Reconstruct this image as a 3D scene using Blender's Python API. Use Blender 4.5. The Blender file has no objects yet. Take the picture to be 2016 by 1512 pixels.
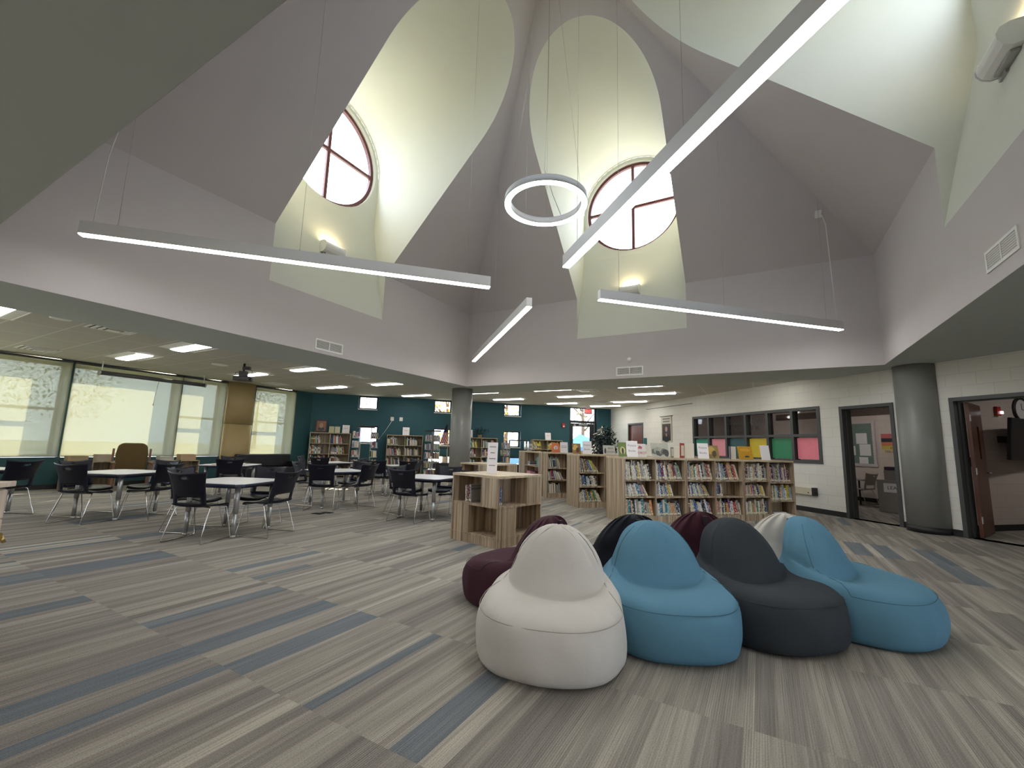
import bpy, bmesh, math, random
from mathutils import Vector, Matrix, noise
random.seed(7)
PI = math.pi
R2 = math.sqrt(0.5)
scene = bpy.context.scene
COL = scene.collection

# ------------------------------------------------------------------ camera
CAMF, YAW, PITCH, ROLL = 855.6, -0.520552, 0.1422166, -0.0288328
CAM = Vector((0, 0, 1.24))
cy_, sy_ = math.cos(YAW), math.sin(YAW)
cp_, sp_ = math.cos(PITCH), math.sin(PITCH)
cr_, sr_ = math.cos(ROLL), math.sin(ROLL)
Rv = Vector((cy_, -sy_, 0)); Fh = Vector((sy_, cy_, 0)); Zv = Vector((0, 0, 1))
Vv = Zv * cp_ - Fh * sp_
Dv = Fh * cp_ + Zv * sp_
Xc = Rv * cr_ - Vv * sr_
Yc = Rv * sr_ + Vv * cr_
cam_data = bpy.data.cameras.new('camera')
cam_data.sensor_width = 36.0
cam_data.lens = CAMF / 2016 * 36
cam_data.clip_start = 0.05; cam_data.clip_end = 400
cam = bpy.data.objects.new('camera', cam_data)
M3 = Matrix((Xc, Yc, -Dv)).transposed()
cam.matrix_world = Matrix.Translation(CAM) @ M3.to_4x4()
COL.objects.link(cam)
scene.camera = cam

# ------------------------------------------------------------------ world, sun, exposure
world = bpy.data.worlds.new('world'); scene.world = world
world.use_nodes = True
wn = world.node_tree; wn.nodes.clear()
wo = wn.nodes.new('ShaderNodeOutputWorld'); wb = wn.nodes.new('ShaderNodeBackground')
wc = wn.nodes.new('ShaderNodeTexCoord'); wnz = wn.nodes.new('ShaderNodeTexNoise'); wr = wn.nodes.new('ShaderNodeValToRGB')
wnz.inputs['Scale'].default_value = 2.2; wnz.inputs['Detail'].default_value = 5
wr.color_ramp.elements[0].position = 0.35; wr.color_ramp.elements[0].color = (0.50, 0.66, 0.90, 1)
wr.color_ramp.elements[1].position = 0.62; wr.color_ramp.elements[1].color = (0.92, 0.96, 1.0, 1)
wn.links.new(wc.outputs['Generated'], wnz.inputs['Vector']); wn.links.new(wnz.outputs['Fac'], wr.inputs['Fac'])
wn.links.new(wr.outputs['Color'], wb.inputs['Color']); wn.links.new(wb.outputs[0], wo.inputs[0])
wb.inputs['Strength'].default_value = 4.5
SUN_AZ, SUN_EL = math.radians(50), math.radians(31)
sun_dir = Vector((math.cos(SUN_AZ) * math.cos(SUN_EL), -math.sin(SUN_AZ) * math.cos(SUN_EL), -math.sin(SUN_EL)))
sd = bpy.data.lights.new('sun', 'SUN'); sd.energy = 15.0; sd.angle = 0.012; sd.color = (1.0, 0.89, 0.64)
so = bpy.data.objects.new('sun', sd); so.rotation_euler = sun_dir.to_track_quat('-Z', 'Y').to_euler(); COL.objects.link(so)
vs = scene.view_settings
scene.display_settings.display_device = 'sRGB'
vs.view_transform = 'Standard'; vs.look = 'None'; vs.gamma = 1.0; vs.use_curve_mapping = False
vs.exposure = 1.05
TUBE_E, TROF_E, RING_E = 15.0, 8.0, 12.0
try:
    scene.cycles.max_bounces = 10; scene.cycles.diffuse_bounces = 6; scene.cycles.transparent_max_bounces = 12
    scene.cycles.sample_clamp_indirect = 6.0
    scene.cycles.caustics_reflective = False; scene.cycles.caustics_refractive = False
except Exception:
    pass

# ------------------------------------------------------------------ helpers
def UV(u, v, z=0.0):
    return Vector(((u - v) * R2, (u + v) * R2, z))
R45 = PI / 4

class MB:
    def __init__(s):
        s.v = []; s.f = []; s.m = []; s.sm = []
    def face(s, pts, mi=0, smooth=False):
        b = len(s.v); s.v += [tuple(p) for p in pts]; s.f.append(tuple(range(b, b + len(pts)))); s.m.append(mi); s.sm.append(smooth)
    def box(s, x0, x1, y0, y1, z0, z1, mi=0, mat=None):
        P = [Vector(p) for p in ((x0,y0,z0),(x1,y0,z0),(x1,y1,z0),(x0,y1,z0),(x0,y0,z1),(x1,y0,z1),(x1,y1,z1),(x0,y1,z1))]
        if mat is not None: P = [mat @ p for p in P]
        b = len(s.v); s.v += [tuple(p) for p in P]
        for f in ((0,3,2,1),(4,5,6,7),(0,1,5,4),(1,2,6,5),(2,3,7,6),(3,0,4,7)):
            s.f.append(tuple(b + i for i in f)); s.m.append(mi); s.sm.append(False)
    def cbox(s, c, size, rz=0.0, mi=0, rx=0.0, ry=0.0):
        m = Matrix.Translation(Vector(c)) @ Matrix.Rotation(rz, 4, 'Z') @ Matrix.Rotation(rx, 4, 'X') @ Matrix.Rotation(ry, 4, 'Y')
        a, b, c2 = (q / 2 for q in size)
        s.box(-a, a, -b, b, -c2, c2, mi, m)
    def prism(s, poly, z0, z1, mi=0, mat=None, smooth=False):
        n = len(poly); P = [Vector((x, y, z0)) for x, y in poly] + [Vector((x, y, z1)) for x, y in poly]
        if mat is not None: P = [mat @ p for p in P]
        b = len(s.v); s.v += [tuple(p) for p in P]
        s.f.append(tuple(b + i for i in reversed(range(n)))); s.m.append(mi); s.sm.append(False)
        s.f.append(tuple(b + n + i for i in range(n))); s.m.append(mi); s.sm.append(False)
        for i in range(n):
            j = (i + 1) % n
            s.f.append((b + i, b + j, b + n + j, b + n + i)); s.m.append(mi); s.sm.append(smooth)
    def tube(s, path, r, n=8, mi=0, closed=False):
        path = [Vector(p) for p in path]; rings = []; L = len(path)
        up = Vector((0, 0, 1)); prev = None
        for i, p in enumerate(path):
            a = path[(i - 1) % L] if (closed or i > 0) else p
            c = path[(i + 1) % L] if (closed or i < L - 1) else p
            t = (c - a)
            t = t.normalized() if t.length > 1e-9 else Vector((0, 0, 1))
            if prev is None:
                x = t.cross(up)
                if x.length < 1e-3: x = t.cross(Vector((1, 0, 0)))
            else:
                x = prev - t * prev.dot(t)
                if x.length < 1e-4: x = t.cross(up)
            x.normalize(); prev = x; y = t.cross(x)
            rr = r[i] if isinstance(r, (list, tuple)) else r
            b = len(s.v)
            for k in range(n):
                a2 = 2 * PI * k / n
                s.v.append(tuple(p + x * (math.cos(a2) * rr) + y * (math.sin(a2) * rr)))
            rings.append(b)
        m = L if closed else L - 1
        for i in range(m):
            a = rings[i]; c = rings[(i + 1) % L]
            for k in range(n):
                s.f.append((a + k, a + (k + 1) % n, c + (k + 1) % n, c + k)); s.m.append(mi); s.sm.append(True)
        if not closed:
            s.f.append(tuple(rings[0] + k for k in reversed(range(n)))); s.m.append(mi); s.sm.append(False)
            s.f.append(tuple(rings[-1] + k for k in range(n))); s.m.append(mi); s.sm.append(False)
    def lathe(s, prof, n=32, mi=0, c=(0, 0, 0), mat=None):
        rings = []
        for r, z in prof:
            b = len(s.v)
            for k in range(n):
                a = 2 * PI * k / n
                p = Vector((c[0] + r * math.cos(a), c[1] + r * math.sin(a), c[2] + z))
                if mat is not None: p = mat @ p
                s.v.append(tuple(p))
            rings.append(b)
        for i in range(len(rings) - 1):
            a, b = rings[i], rings[i + 1]
            for k in range(n):
                s.f.append((a + k, a + (k + 1) % n, b + (k + 1) % n, b + k)); s.m.append(mi); s.sm.append(True)
        s.f.append(tuple(rings[0] + k for k in reversed(range(n)))); s.m.append(mi); s.sm.append(False)
        s.f.append(tuple(rings[-1] + k for k in range(n))); s.m.append(mi); s.sm.append(False)
    def build(s, name, mats, parent=None, bevel=0.0, fix=True):
        me = bpy.data.meshes.new(name); me.from_pydata(s.v, [], s.f)
        if not isinstance(mats, (list, tuple)): mats = [mats]
        for m in mats: me.materials.append(m)
        me.polygons.foreach_set('material_index', s.m)
        me.polygons.foreach_set('use_smooth', s.sm)
        me.update()
        if fix:
            bm = bmesh.new(); bm.from_mesh(me)
            bmesh.ops.remove_doubles(bm, verts=bm.verts, dist=1e-5)
            bmesh.ops.recalc_face_normals(bm, faces=bm.faces)
            bm.to_mesh(me); bm.free()
        o = bpy.data.objects.new(name, me); COL.objects.link(o)
        if parent is not None: o.parent = parent
        if bevel:
            b = o.modifiers.new('bevel', 'BEVEL'); b.width = bevel; b.segments = 2; b.limit_method = 'ANGLE'
        return o

def tag(o, label=None, cat=None, group=None, kind=None):
    if label: o['label'] = label
    if cat: o['category'] = cat
    if group: o['group'] = group
    if kind: o['kind'] = kind
    return o
def struct(o): o['kind'] = 'structure'; return o
def empty(name, loc=(0, 0, 0), rz=0.0, label=None, cat=None, group=None):
    o = bpy.data.objects.new(name, None); o.empty_display_size = 0.1
    o.location = loc; o.rotation_euler = (0, 0, rz); COL.objects.link(o)
    return tag(o, label, cat, group)
def copy_tree(o, parent=None):
    c = o.copy(); COL.objects.link(c)
    if parent is not None: c.parent = parent
    for ch in list(o.children): copy_tree(ch, c)
    return c
def at(o, loc, rz=None):
    o.location = loc
    if rz is not None: o.rotation_euler = (0, 0, rz)
    return o
def text_mesh(body, size, mat, name, parent, loc, rot, align='CENTER', ext=0.0008, bold=False, xs=1.0):
    cu = bpy.data.curves.new(name, 'FONT'); cu.body = body; cu.size = size; cu.align_x = align; cu.align_y = 'CENTER'; cu.extrude = ext
    cu.resolution_u = 3
    if bold: cu.offset = size * 0.02
    t = bpy.data.objects.new(name, cu); COL.objects.link(t)
    dg = bpy.context.evaluated_depsgraph_get(); me = bpy.data.meshes.new_from_object(t.evaluated_get(dg))
    bpy.data.objects.remove(t, do_unlink=True)
    me.name = name; me.materials.clear(); me.materials.append(mat)
    for v in me.vertices: v.co.x *= xs
    o = bpy.data.objects.new(name, me); COL.objects.link(o)
    o.parent = parent; o.location = loc; o.rotation_euler = rot
    return o

# ------------------------------------------------------------------ materials
def mat_base(name):
    m = bpy.data.materials.new(name); m.use_nodes = True
    nt = m.node_tree; b = nt.nodes['Principled BSDF']
    return m, nt, b
def N(nt, t, **k):
    n = nt.nodes.new(t)
    for a, v in k.items(): setattr(n, a, v)
    return n
def math_n(nt, op, a=None, b=None):
    n = nt.nodes.new('ShaderNodeMath'); n.operation = op
    for i, q in enumerate((a, b)):
        if q is None: continue
        if isinstance(q, (int, float)): n.inputs[i].default_value = q
        else: nt.links.new(q, n.inputs[i])
    return n.outputs[0]
def plain(name, col, rough=0.6, metal=0.0, var=0.06, scale=8.0, bump=0.0, spec=0.5, sheen=0.0):
    m, nt, b = mat_base(name)
    tc = N(nt, 'ShaderNodeTexCoord'); nz = N(nt, 'ShaderNodeTexNoise'); nz.inputs['Scale'].default_value = scale; nz.inputs['Detail'].default_value = 3
    nt.links.new(tc.outputs['Object'], nz.inputs['Vector'])
    mx = N(nt, 'ShaderNodeMix', data_type='RGBA')
    mx.inputs[6].default_value = tuple(c * (1 - var) for c in col) + (1,); mx.inputs[7].default_value = tuple(min(1, c * (1 + var)) for c in col) + (1,)
    nt.links.new(nz.outputs['Fac'], mx.inputs[0]); nt.links.new(mx.outputs[2], b.inputs['Base Color'])
    b.inputs['Roughness'].default_value = rough; b.inputs['Metallic'].default_value = metal
    b.inputs['Specular IOR Level'].default_value = spec
    if sheen: b.inputs['Sheen Weight'].default_value = sheen
    if bump:
        bp = N(nt, 'ShaderNodeBump'); bp.inputs['Strength'].default_value = bump; bp.inputs['Distance'].default_value = 0.002
        n2 = N(nt, 'ShaderNodeTexNoise'); n2.inputs['Scale'].default_value = 260; nt.links.new(tc.outputs['Object'], n2.inputs['Vector'])
        nt.links.new(n2.outputs['Fac'], bp.inputs['Height']); nt.links.new(bp.outputs[0], b.inputs['Normal'])
    return m
def emis(name, col, st):
    m = bpy.data.materials.new(name); m.use_nodes = True; nt = m.node_tree; nt.nodes.clear()
    o = N(nt, 'ShaderNodeOutputMaterial'); e = N(nt, 'ShaderNodeEmission'); e.inputs[0].default_value = tuple(col) + (1,); e.inputs[1].default_value = st
    nt.links.new(e.outputs[0], o.inputs[0]); return m
def glass(name, tint=(0.95, 0.97, 1.0), gl=0.06):
    m = bpy.data.materials.new(name); m.use_nodes = True; nt = m.node_tree; nt.nodes.clear()
    o = N(nt, 'ShaderNodeOutputMaterial'); t = N(nt, 'ShaderNodeBsdfTransparent'); g = N(nt, 'ShaderNodeBsdfGlossy'); mx = N(nt, 'ShaderNodeMixShader')
    t.inputs[0].default_value = tuple(tint) + (1,); g.inputs['Roughness'].default_value = 0.03
    mx.inputs[0].default_value = gl
    nt.links.new(t.outputs[0], mx.inputs[1]); nt.links.new(g.outputs[0], mx.inputs[2]); nt.links.new(mx.outputs[0], o.inputs[0]); return m
def shade_mat(name, col, trans):
    m = bpy.data.materials.new(name); m.use_nodes = True; nt = m.node_tree; nt.nodes.clear()
    o = N(nt, 'ShaderNodeOutputMaterial'); t = N(nt, 'ShaderNodeBsdfTransparent'); l = N(nt, 'ShaderNodeBsdfTranslucent'); d = N(nt, 'ShaderNodeBsdfDiffuse')
    m1 = N(nt, 'ShaderNodeMixShader'); m2 = N(nt, 'ShaderNodeMixShader')
    tc = N(nt, 'ShaderNodeTexCoord'); nz = N(nt, 'ShaderNodeTexNoise'); nz.inputs['Scale'].default_value = 120
    nt.links.new(tc.outputs['Object'], nz.inputs['Vector'])
    mr = N(nt, 'ShaderNodeMapRange'); mr.inputs[3].default_value = trans * 0.6; mr.inputs[4].default_value = trans * 1.4
    nt.links.new(nz.outputs['Fac'], mr.inputs[0])
    l.inputs[0].default_value = tuple(col) + (1,); d.inputs[0].default_value = tuple(col) + (1,); t.inputs[0].default_value = (0.80, 0.84, 0.80, 1)
    m1.inputs[0].default_value = 0.35
    nt.links.new(l.outputs[0], m1.inputs[1]); nt.links.new(d.outputs[0], m1.inputs[2])
    nt.links.new(mr.outputs[0], m2.inputs[0]); nt.links.new(m1.outputs[0], m2.inputs[1]); nt.links.new(t.outputs[0], m2.inputs[2])
    nt.links.new(m2.outputs[0], o.inputs[0]); return m
def blocks(name, col, w, h, mortar, bump=0.35, axis='X', dark=0.86, rough=0.65):
    m, nt, b = mat_base(name)
    tc = N(nt, 'ShaderNodeTexCoord'); sp = N(nt, 'ShaderNodeSeparateXYZ'); cb = N(nt, 'ShaderNodeCombineXYZ')
    nt.links.new(tc.outputs['Object'], sp.inputs[0])
    nt.links.new(sp.outputs[axis], cb.inputs[0]); nt.links.new(sp.outputs['Z'], cb.inputs[1])
    br = N(nt, 'ShaderNodeTexBrick'); br.inputs['Scale'].default_value = 1.0; br.inputs['Brick Width'].default_value = w; br.inputs['Row Height'].default_value = h
    br.inputs['Mortar Size'].default_value = mortar; br.inputs['Mortar Smooth'].default_value = 0.3
    br.inputs['Color1'].default_value = tuple(col) + (1,); br.inputs['Color2'].default_value = tuple(c * 0.95 for c in col) + (1,); br.inputs['Mortar'].default_value = tuple(c * dark for c in col) + (1,)
    nt.links.new(cb.outputs[0], br.inputs['Vector'])
    nt.links.new(br.outputs['Color'], b.inputs['Base Color']); b.inputs['Roughness'].default_value = rough
    nz = N(nt, 'ShaderNodeTexNoise'); nz.inputs['Scale'].default_value = 60; nt.links.new(tc.outputs['Object'], nz.inputs['Vector'])
    ad = math_n(nt, 'SUBTRACT', math_n(nt, 'MULTIPLY', nz.outputs['Fac'], 0.25), br.outputs['Fac'])
    bp = N(nt, 'ShaderNodeBump'); bp.inputs['Strength'].default_value = bump; bp.inputs['Distance'].default_value = 0.006
    nt.links.new(ad, bp.inputs['Height']); nt.links.new(bp.outputs[0], b.inputs['Normal'])
    return m
def wood(name, c1, c2, c3, sx=26.0, sy=26.0, sz=0.6, rough=0.5):
    m, nt, b = mat_base(name)
    tc = N(nt, 'ShaderNodeTexCoord'); mp = N(nt, 'ShaderNodeMapping'); mp.inputs['Scale'].default_value = (sx, sy, sz)
    nt.links.new(tc.outputs['Object'], mp.inputs['Vector'])
    n1 = N(nt, 'ShaderNodeTexNoise'); n1.inputs['Scale'].default_value = 1.0; n1.inputs['Detail'].default_value = 4; n1.inputs['Roughness'].default_value = 0.65
    nt.links.new(mp.outputs[0], n1.inputs['Vector'])
    cr = N(nt, 'ShaderNodeValToRGB'); e = cr.color_ramp.elements
    e[0].position = 0.36; e[0].color = tuple(c1) + (1,); e[1].position = 0.62; e[1].color = tuple(c3) + (1,)
    k = cr.color_ramp.elements.new(0.5); k.color = tuple(c2) + (1,)
    nt.links.new(n1.outputs['Fac'], cr.inputs[0]); nt.links.new(cr.outputs[0], b.inputs['Base Color']); b.inputs['Roughness'].default_value = rough
    return m
def carpet_mat():
    m, nt, b = mat_base('carpet_planks')
    tc = N(nt, 'ShaderNodeTexCoord'); sp = N(nt, 'ShaderNodeSeparateXYZ'); nt.links.new(tc.outputs['Object'], sp.inputs[0])
    X, Y = sp.outputs['X'], sp.outputs['Y']
    col = math_n(nt, 'FLOOR', math_n(nt, 'DIVIDE', math_n(nt, 'ADD', X, 0.13), 0.5))
    row = math_n(nt, 'FLOOR', math_n(nt, 'DIVIDE', math_n(nt, 'SUBTRACT', Y, 1.48), 0.958))
    cb = N(nt, 'ShaderNodeCombineXYZ'); nt.links.new(col, cb.inputs[0]); nt.links.new(row, cb.inputs[1])
    wn2 = N(nt, 'ShaderNodeTexWhiteNoise', noise_dimensions='2D'); nt.links.new(cb.outputs[0], wn2.inputs['Vector'])
    seed = math_n(nt, 'MULTIPLY', wn2.outputs['Value'], 90.0)
    def n3d(sx, sy, det):
        c = N(nt, 'ShaderNodeCombineXYZ'); nt.links.new(math_n(nt, 'MULTIPLY', X, sx), c.inputs[0]); nt.links.new(math_n(nt, 'MULTIPLY', Y, sy), c.inputs[1]); nt.links.new(seed, c.inputs[2])
        n = N(nt, 'ShaderNodeTexNoise'); n.inputs['Scale'].default_value = 1.0; n.inputs['Detail'].default_value = det; nt.links.new(c.outputs[0], n.inputs['Vector']); return n.outputs['Fac']
    # bands inside a tile: crisp steps of uneven width running along the tile
    wx = math_n(nt, 'ADD', math_n(nt, 'MULTIPLY', X, 10.0), math_n(nt, 'MULTIPLY', n3d(5.0, 0.05, 0), 3.0))
    bc = N(nt, 'ShaderNodeCombineXYZ'); nt.links.new(math_n(nt, 'FLOOR', wx), bc.inputs[0]); nt.links.new(row, bc.inputs[1]); nt.links.new(seed, bc.inputs[2])
    wb_ = N(nt, 'ShaderNodeTexWhiteNoise', noise_dimensions='3D'); nt.links.new(bc.outputs[0], wb_.inputs['Vector'])
    band = wb_.outputs['Value']; n1 = n3d(13.0, 0.35, 2)
    t = math_n(nt, 'ADD', math_n(nt, 'ADD', math_n(nt, 'MULTIPLY', n1, 0.80), math_n(nt, 'MULTIPLY', band, 0.24)), math_n(nt, 'MULTIPLY', wn2.outputs['Value'], 0.14))
    t = math_n(nt, 'SUBTRACT', t, 0.09)
    cr = N(nt, 'ShaderNodeValToRGB'); e = cr.color_ramp.elements
    e[0].position = 0.22; e[0].color = (0.165, 0.151, 0.137, 1); e[1].position = 0.82; e[1].color = (0.41, 0.378, 0.32, 1)
    k = e.new(0.42); k.color = (0.218, 0.199, 0.178, 1); k = e.new(0.60); k.color = (0.295, 0.270, 0.232, 1)
    nt.links.new(t, cr.inputs[0])
    bl = math_n(nt, 'MULTIPLY', math_n(nt, 'GREATER_THAN', wn2.outputs['Value'], 0.90), math_n(nt, 'LESS_THAN', band, 0.25))
    def bell(v, c, h): return math_n(nt, 'LESS_THAN', math_n(nt, 'ABSOLUTE', math_n(nt, 'SUBTRACT', v, c)), h)
    for xa, xb, ya, yb in ((-2.63, -2.44, 1.48, 2.438), (-3.05, -2.87, 0.522, 2.438), (-3.65, -3.50, 1.48, 2.438), (-2.66, -2.57, 0.522, 1.48), (-1.94, -1.87, 1.48, 2.438), (-4.48, -4.34, 2.438, 3.396), (-4.06, -3.96, 2.438, 3.0), (-5.75, -5.40, 1.2, 2.438),
                           (-6.9, -6.65, 2.438, 3.396), (1.73, 1.95, 6.27, 8.186), (1.36, 1.45, 7.228, 8.186), (1.22, 1.37, 10.1, 11.06), (-7.6, -7.3, 4.354, 5.3), (-1.62, -1.50, 5.312, 7.228), (-8.6, -8.4, 5.3, 6.27)):
        bl = math_n(nt, 'MAXIMUM', bl, math_n(nt, 'MULTIPLY', bell(X, (xa + xb) / 2, (xb - xa) / 2), bell(Y, (ya + yb) / 2, (yb - ya) / 2)))
    mx = N(nt, 'ShaderNodeMix', data_type='RGBA'); nt.links.new(math_n(nt, 'MULTIPLY', bl, 0.66), mx.inputs[0])
    nt.links.new(cr.outputs[0], mx.inputs[6]); mx.inputs[7].default_value = (0.092, 0.125, 0.162, 1)
    # ribs and speckle
    n2 = n3d(120.0, 2.0, 2)
    n3 = N(nt, 'ShaderNodeTexNoise'); n3.inputs['Scale'].default_value = 170; n3.inputs['Detail'].default_value = 2; nt.links.new(tc.outputs['Object'], n3.inputs['Vector'])
    wv = math_n(nt, 'SINE', math_n(nt, 'MULTIPLY', X, 2 * PI / 0.0105))
    mod = math_n(nt, 'MAXIMUM', math_n(nt, 'SUBTRACT', math_n(nt, 'MULTIPLY', n3d(8.0, 0.3, 1), 2.6), 1.0), 0.08)
    rb = math_n(nt, 'ADD', math_n(nt, 'MULTIPLY', n2, 1.0), math_n(nt, 'MULTIPLY', n3.outputs['Fac'], 1.1))
    rb = math_n(nt, 'ADD', rb, math_n(nt, 'MULTIPLY', math_n(nt, 'MULTIPLY', wv, mod), 0.26))
    mr = N(nt, 'ShaderNodeMapRange'); mr.inputs[1].default_value = 0.6; mr.inputs[2].default_value = 1.5; mr.inputs[3].default_value = 0.60; mr.inputs[4].default_value = 1.40; nt.links.new(rb, mr.inputs[0])
    m2 = N(nt, 'ShaderNodeMix', data_type='RGBA', blend_type='MULTIPLY'); m2.inputs[0].default_value = 1.0
    nt.links.new(mx.outputs[2], m2.inputs[6]); nt.links.new(mr.outputs[0], m2.inputs[7])
    nt.links.new(m2.outputs[2], b.inputs['Base Color']); b.inputs['Roughness'].default_value = 0.95; b.inputs['Specular IOR Level'].default_value = 0.15
    bp = N(nt, 'ShaderNodeBump'); bp.inputs['Strength'].default_value = 0.5; bp.inputs['Distance'].default_value = 0.004
    nt.links.new(rb, bp.inputs['Height']); nt.links.new(bp.outputs[0], b.inputs['Normal'])
    return m
def tile_mat():
    m, nt, b = mat_base('ceiling_tile')
    tc = N(nt, 'ShaderNodeTexCoord'); mp = N(nt, 'ShaderNodeMapping'); mp.inputs['Location'].default_value = (20.85, 20.0 - 2.37 + 0.73, 0)
    nt.links.new(tc.outputs['Object'], mp.inputs['Vector'])
    br = N(nt, 'ShaderNodeTexBrick'); br.offset = 0.0; br.inputs['Scale'].default_value = 1.0; br.inputs['Brick Width'].default_value = 1.22; br.inputs['Row Height'].default_value = 0.61
    br.inputs['Mortar Size'].default_value = 0.012
    br.inputs['Color1'].default_value = (0.50, 0.49, 0.44, 1); br.inputs['Color2'].default_value = (0.48, 0.47, 0.42, 1); br.inputs['Mortar'].default_value = (0.66, 0.65, 0.60, 1)
    nt.links.new(mp.outputs[0], br.inputs['Vector']); nt.links.new(br.outputs['Color'], b.inputs['Base Color']); b.inputs['Roughness'].default_value = 0.9
    return m
def book_cover(name, col, seed):
    m, nt, b = mat_base(name)
    tc = N(nt, 'ShaderNodeTexCoord'); sp = N(nt, 'ShaderNodeSeparateXYZ'); nt.links.new(tc.outputs['Object'], sp.inputs[0])
    oi = N(nt, 'ShaderNodeObjectInfo')
    cb = N(nt, 'ShaderNodeCombineXYZ'); nt.links.new(math_n(nt, 'MULTIPLY', sp.outputs['Z'], 9.0), cb.inputs[2]); nt.links.new(math_n(nt, 'MULTIPLY', sp.outputs['X'], 1.5), cb.inputs[0])
    nt.links.new(math_n(nt, 'MULTIPLY', oi.outputs['Random'], 60.0), cb.inputs[1])
    nz = N(nt, 'ShaderNodeTexNoise'); nz.inputs['Scale'].default_value = 1.0; nz.inputs['Detail'].default_value = 2; nt.links.new(cb.outputs[0], nz.inputs['Vector'])
    mr = N(nt, 'ShaderNodeMapRange'); mr.inputs[1].default_value = 0.56; mr.inputs[2].default_value = 0.60; nt.links.new(nz.outputs['Fac'], mr.inputs[0])
    mx = N(nt, 'ShaderNodeMix', data_type='RGBA'); mx.inputs[6].default_value = tuple(col) + (1,)
    lum = sum(col) / 3
    alt = (0.72, 0.70, 0.62) if lum < 0.3 else (0.08, 0.08, 0.12)
    mx.inputs[7].default_value = alt + (1,)
    nt.links.new(math_n(nt, 'MULTIPLY', mr.outputs[0], 0.75), mx.inputs[0]); nt.links.new(mx.outputs[2], b.inputs['Base Color']); b.inputs['Roughness'].default_value = 0.4
    return m

MT = {}
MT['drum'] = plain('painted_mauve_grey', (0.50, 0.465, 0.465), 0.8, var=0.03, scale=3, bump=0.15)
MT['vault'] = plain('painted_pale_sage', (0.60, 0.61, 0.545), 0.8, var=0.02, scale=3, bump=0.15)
MT['soffit'] = plain('painted_soffit', (0.46, 0.505, 0.495), 0.85, var=0.02)
MT['tile'] = tile_mat()
MT['carpet'] = carpet_mat()
MT['cmu'] = blocks('painted_block_white', (0.68, 0.665, 0.61), 0.406, 0.203, 0.006, 0.35, 'Y')
MT['cmu_pink'] = blocks('painted_block_beige', (0.60, 0.51, 0.47), 0.406, 0.203, 0.006, 0.3, 'Y')
MT['cmu_pinkx'] = blocks('painted_block_beige_side', (0.60, 0.51, 0.47), 0.406, 0.203, 0.006, 0.3, 'X')
MT['teal'] = blocks('painted_block_teal', (0.014, 0.078, 0.100), 0.406, 0.203, 0.005, 0.3, 'X', 0.8)
MT['tealy'] = blocks('painted_block_teal_side', (0.014, 0.070, 0.078), 0.406, 0.203, 0.005, 0.3, 'Y', 0.8)
MT['column'] = plain('painted_column_grey', (0.22, 0.22, 0.205), 0.38, var=0.03, scale=4)
MT['base'] = plain('black_rubber_base', (0.012, 0.012, 0.013), 0.5)
MT['frame_dk'] = plain('dark_grey_frame', (0.055, 0.058, 0.058), 0.45)
MT['frame_bk'] = plain('black_window_frame', (0.012, 0.013, 0.015), 0.4)
MT['maroon'] = plain('maroon_window_frame', (0.10, 0.022, 0.025), 0.4)
MT['alu'] = plain('aluminium_lamp_housing', (0.62, 0.62, 0.62), 0.45, 0.0, var=0.02)
MT['white'] = plain('white_plastic', (0.70, 0.70, 0.67), 0.45, var=0.03)
MT['whitem'] = plain('white_metal', (0.72, 0.72, 0.70), 0.4, var=0.02)
MT['chrome'] = plain('chrome_wire', (0.62, 0.61, 0.58), 0.22, 1.0, var=0.03)
MT['steel'] = plain('silver_leg_paint', (0.42, 0.42, 0.41), 0.35, 0.7, var=0.04)
MT['navy'] = plain('navy_black_plastic', (0.006, 0.007, 0.014), 0.40, var=0.15, scale=20, spec=0.3)
MT['ttop'] = plain('white_laminate', (0.74, 0.73, 0.74), 0.30, var=0.02)
MT['tedge'] = plain('navy_table_edge', (0.02, 0.025, 0.05), 0.5)
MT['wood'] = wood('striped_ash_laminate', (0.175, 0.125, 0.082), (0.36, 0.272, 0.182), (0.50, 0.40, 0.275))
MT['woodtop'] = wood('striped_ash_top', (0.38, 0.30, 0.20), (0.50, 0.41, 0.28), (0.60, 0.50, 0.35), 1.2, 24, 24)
MT['woodpale'] = wood('pale_shelf_laminate', (0.21, 0.17, 0.11), (0.32, 0.265, 0.175), (0.40, 0.33, 0.22), 20, 20, 0.6)
MT['desk'] = wood('pale_pink_ash_laminate', (0.42, 0.33, 0.25), (0.52, 0.42, 0.33), (0.60, 0.50, 0.41), 14, 14, 0.5)
MT['doorwood'] = wood('brown_veneer', (0.085, 0.026, 0.016), (0.13, 0.042, 0.026), (0.17, 0.058, 0.036), 10, 10, 0.4, 0.3)
MT['black'] = plain('black_plastic', (0.012, 0.012, 0.014), 0.4)
MT['blackfab'] = plain('black_vinyl', (0.008, 0.008, 0.012), 0.45)
MT['tube'] = emis('led_tube_lens', (1.0, 0.985, 0.96), TUBE_E)
MT['ringl'] = emis('led_ring_lens', (1.0, 0.98, 0.94), RING_E)
MT['trof'] = emis('led_troffer_lens', (1.0, 0.97, 0.90), TROF_E)
MT['glass'] = glass('window_glass')
MT['glass2'] = glass('dark_interior_glass', (0.80, 0.78, 0.78), 0.05)
MT['shade'] = shade_mat('roller_shade_mesh', (0.275, 0.262, 0.190), 0.22)
MT['tan'] = plain('tan_column_wrap', (0.34, 0.255, 0.115), 0.6, var=0.12, scale=5)
MT['sticker'] = plain('call_number_sticker', (0.62, 0.60, 0.45), 0.6)
MT['pages'] = plain('book_pages', (0.66, 0.62, 0.52), 0.8)
MT['paper'] = plain('white_paper', (0.76, 0.73, 0.74), 0.7, var=0.02)
MT['ink'] = plain('dark_ink', (0.05, 0.045, 0.06), 0.7)
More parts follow.
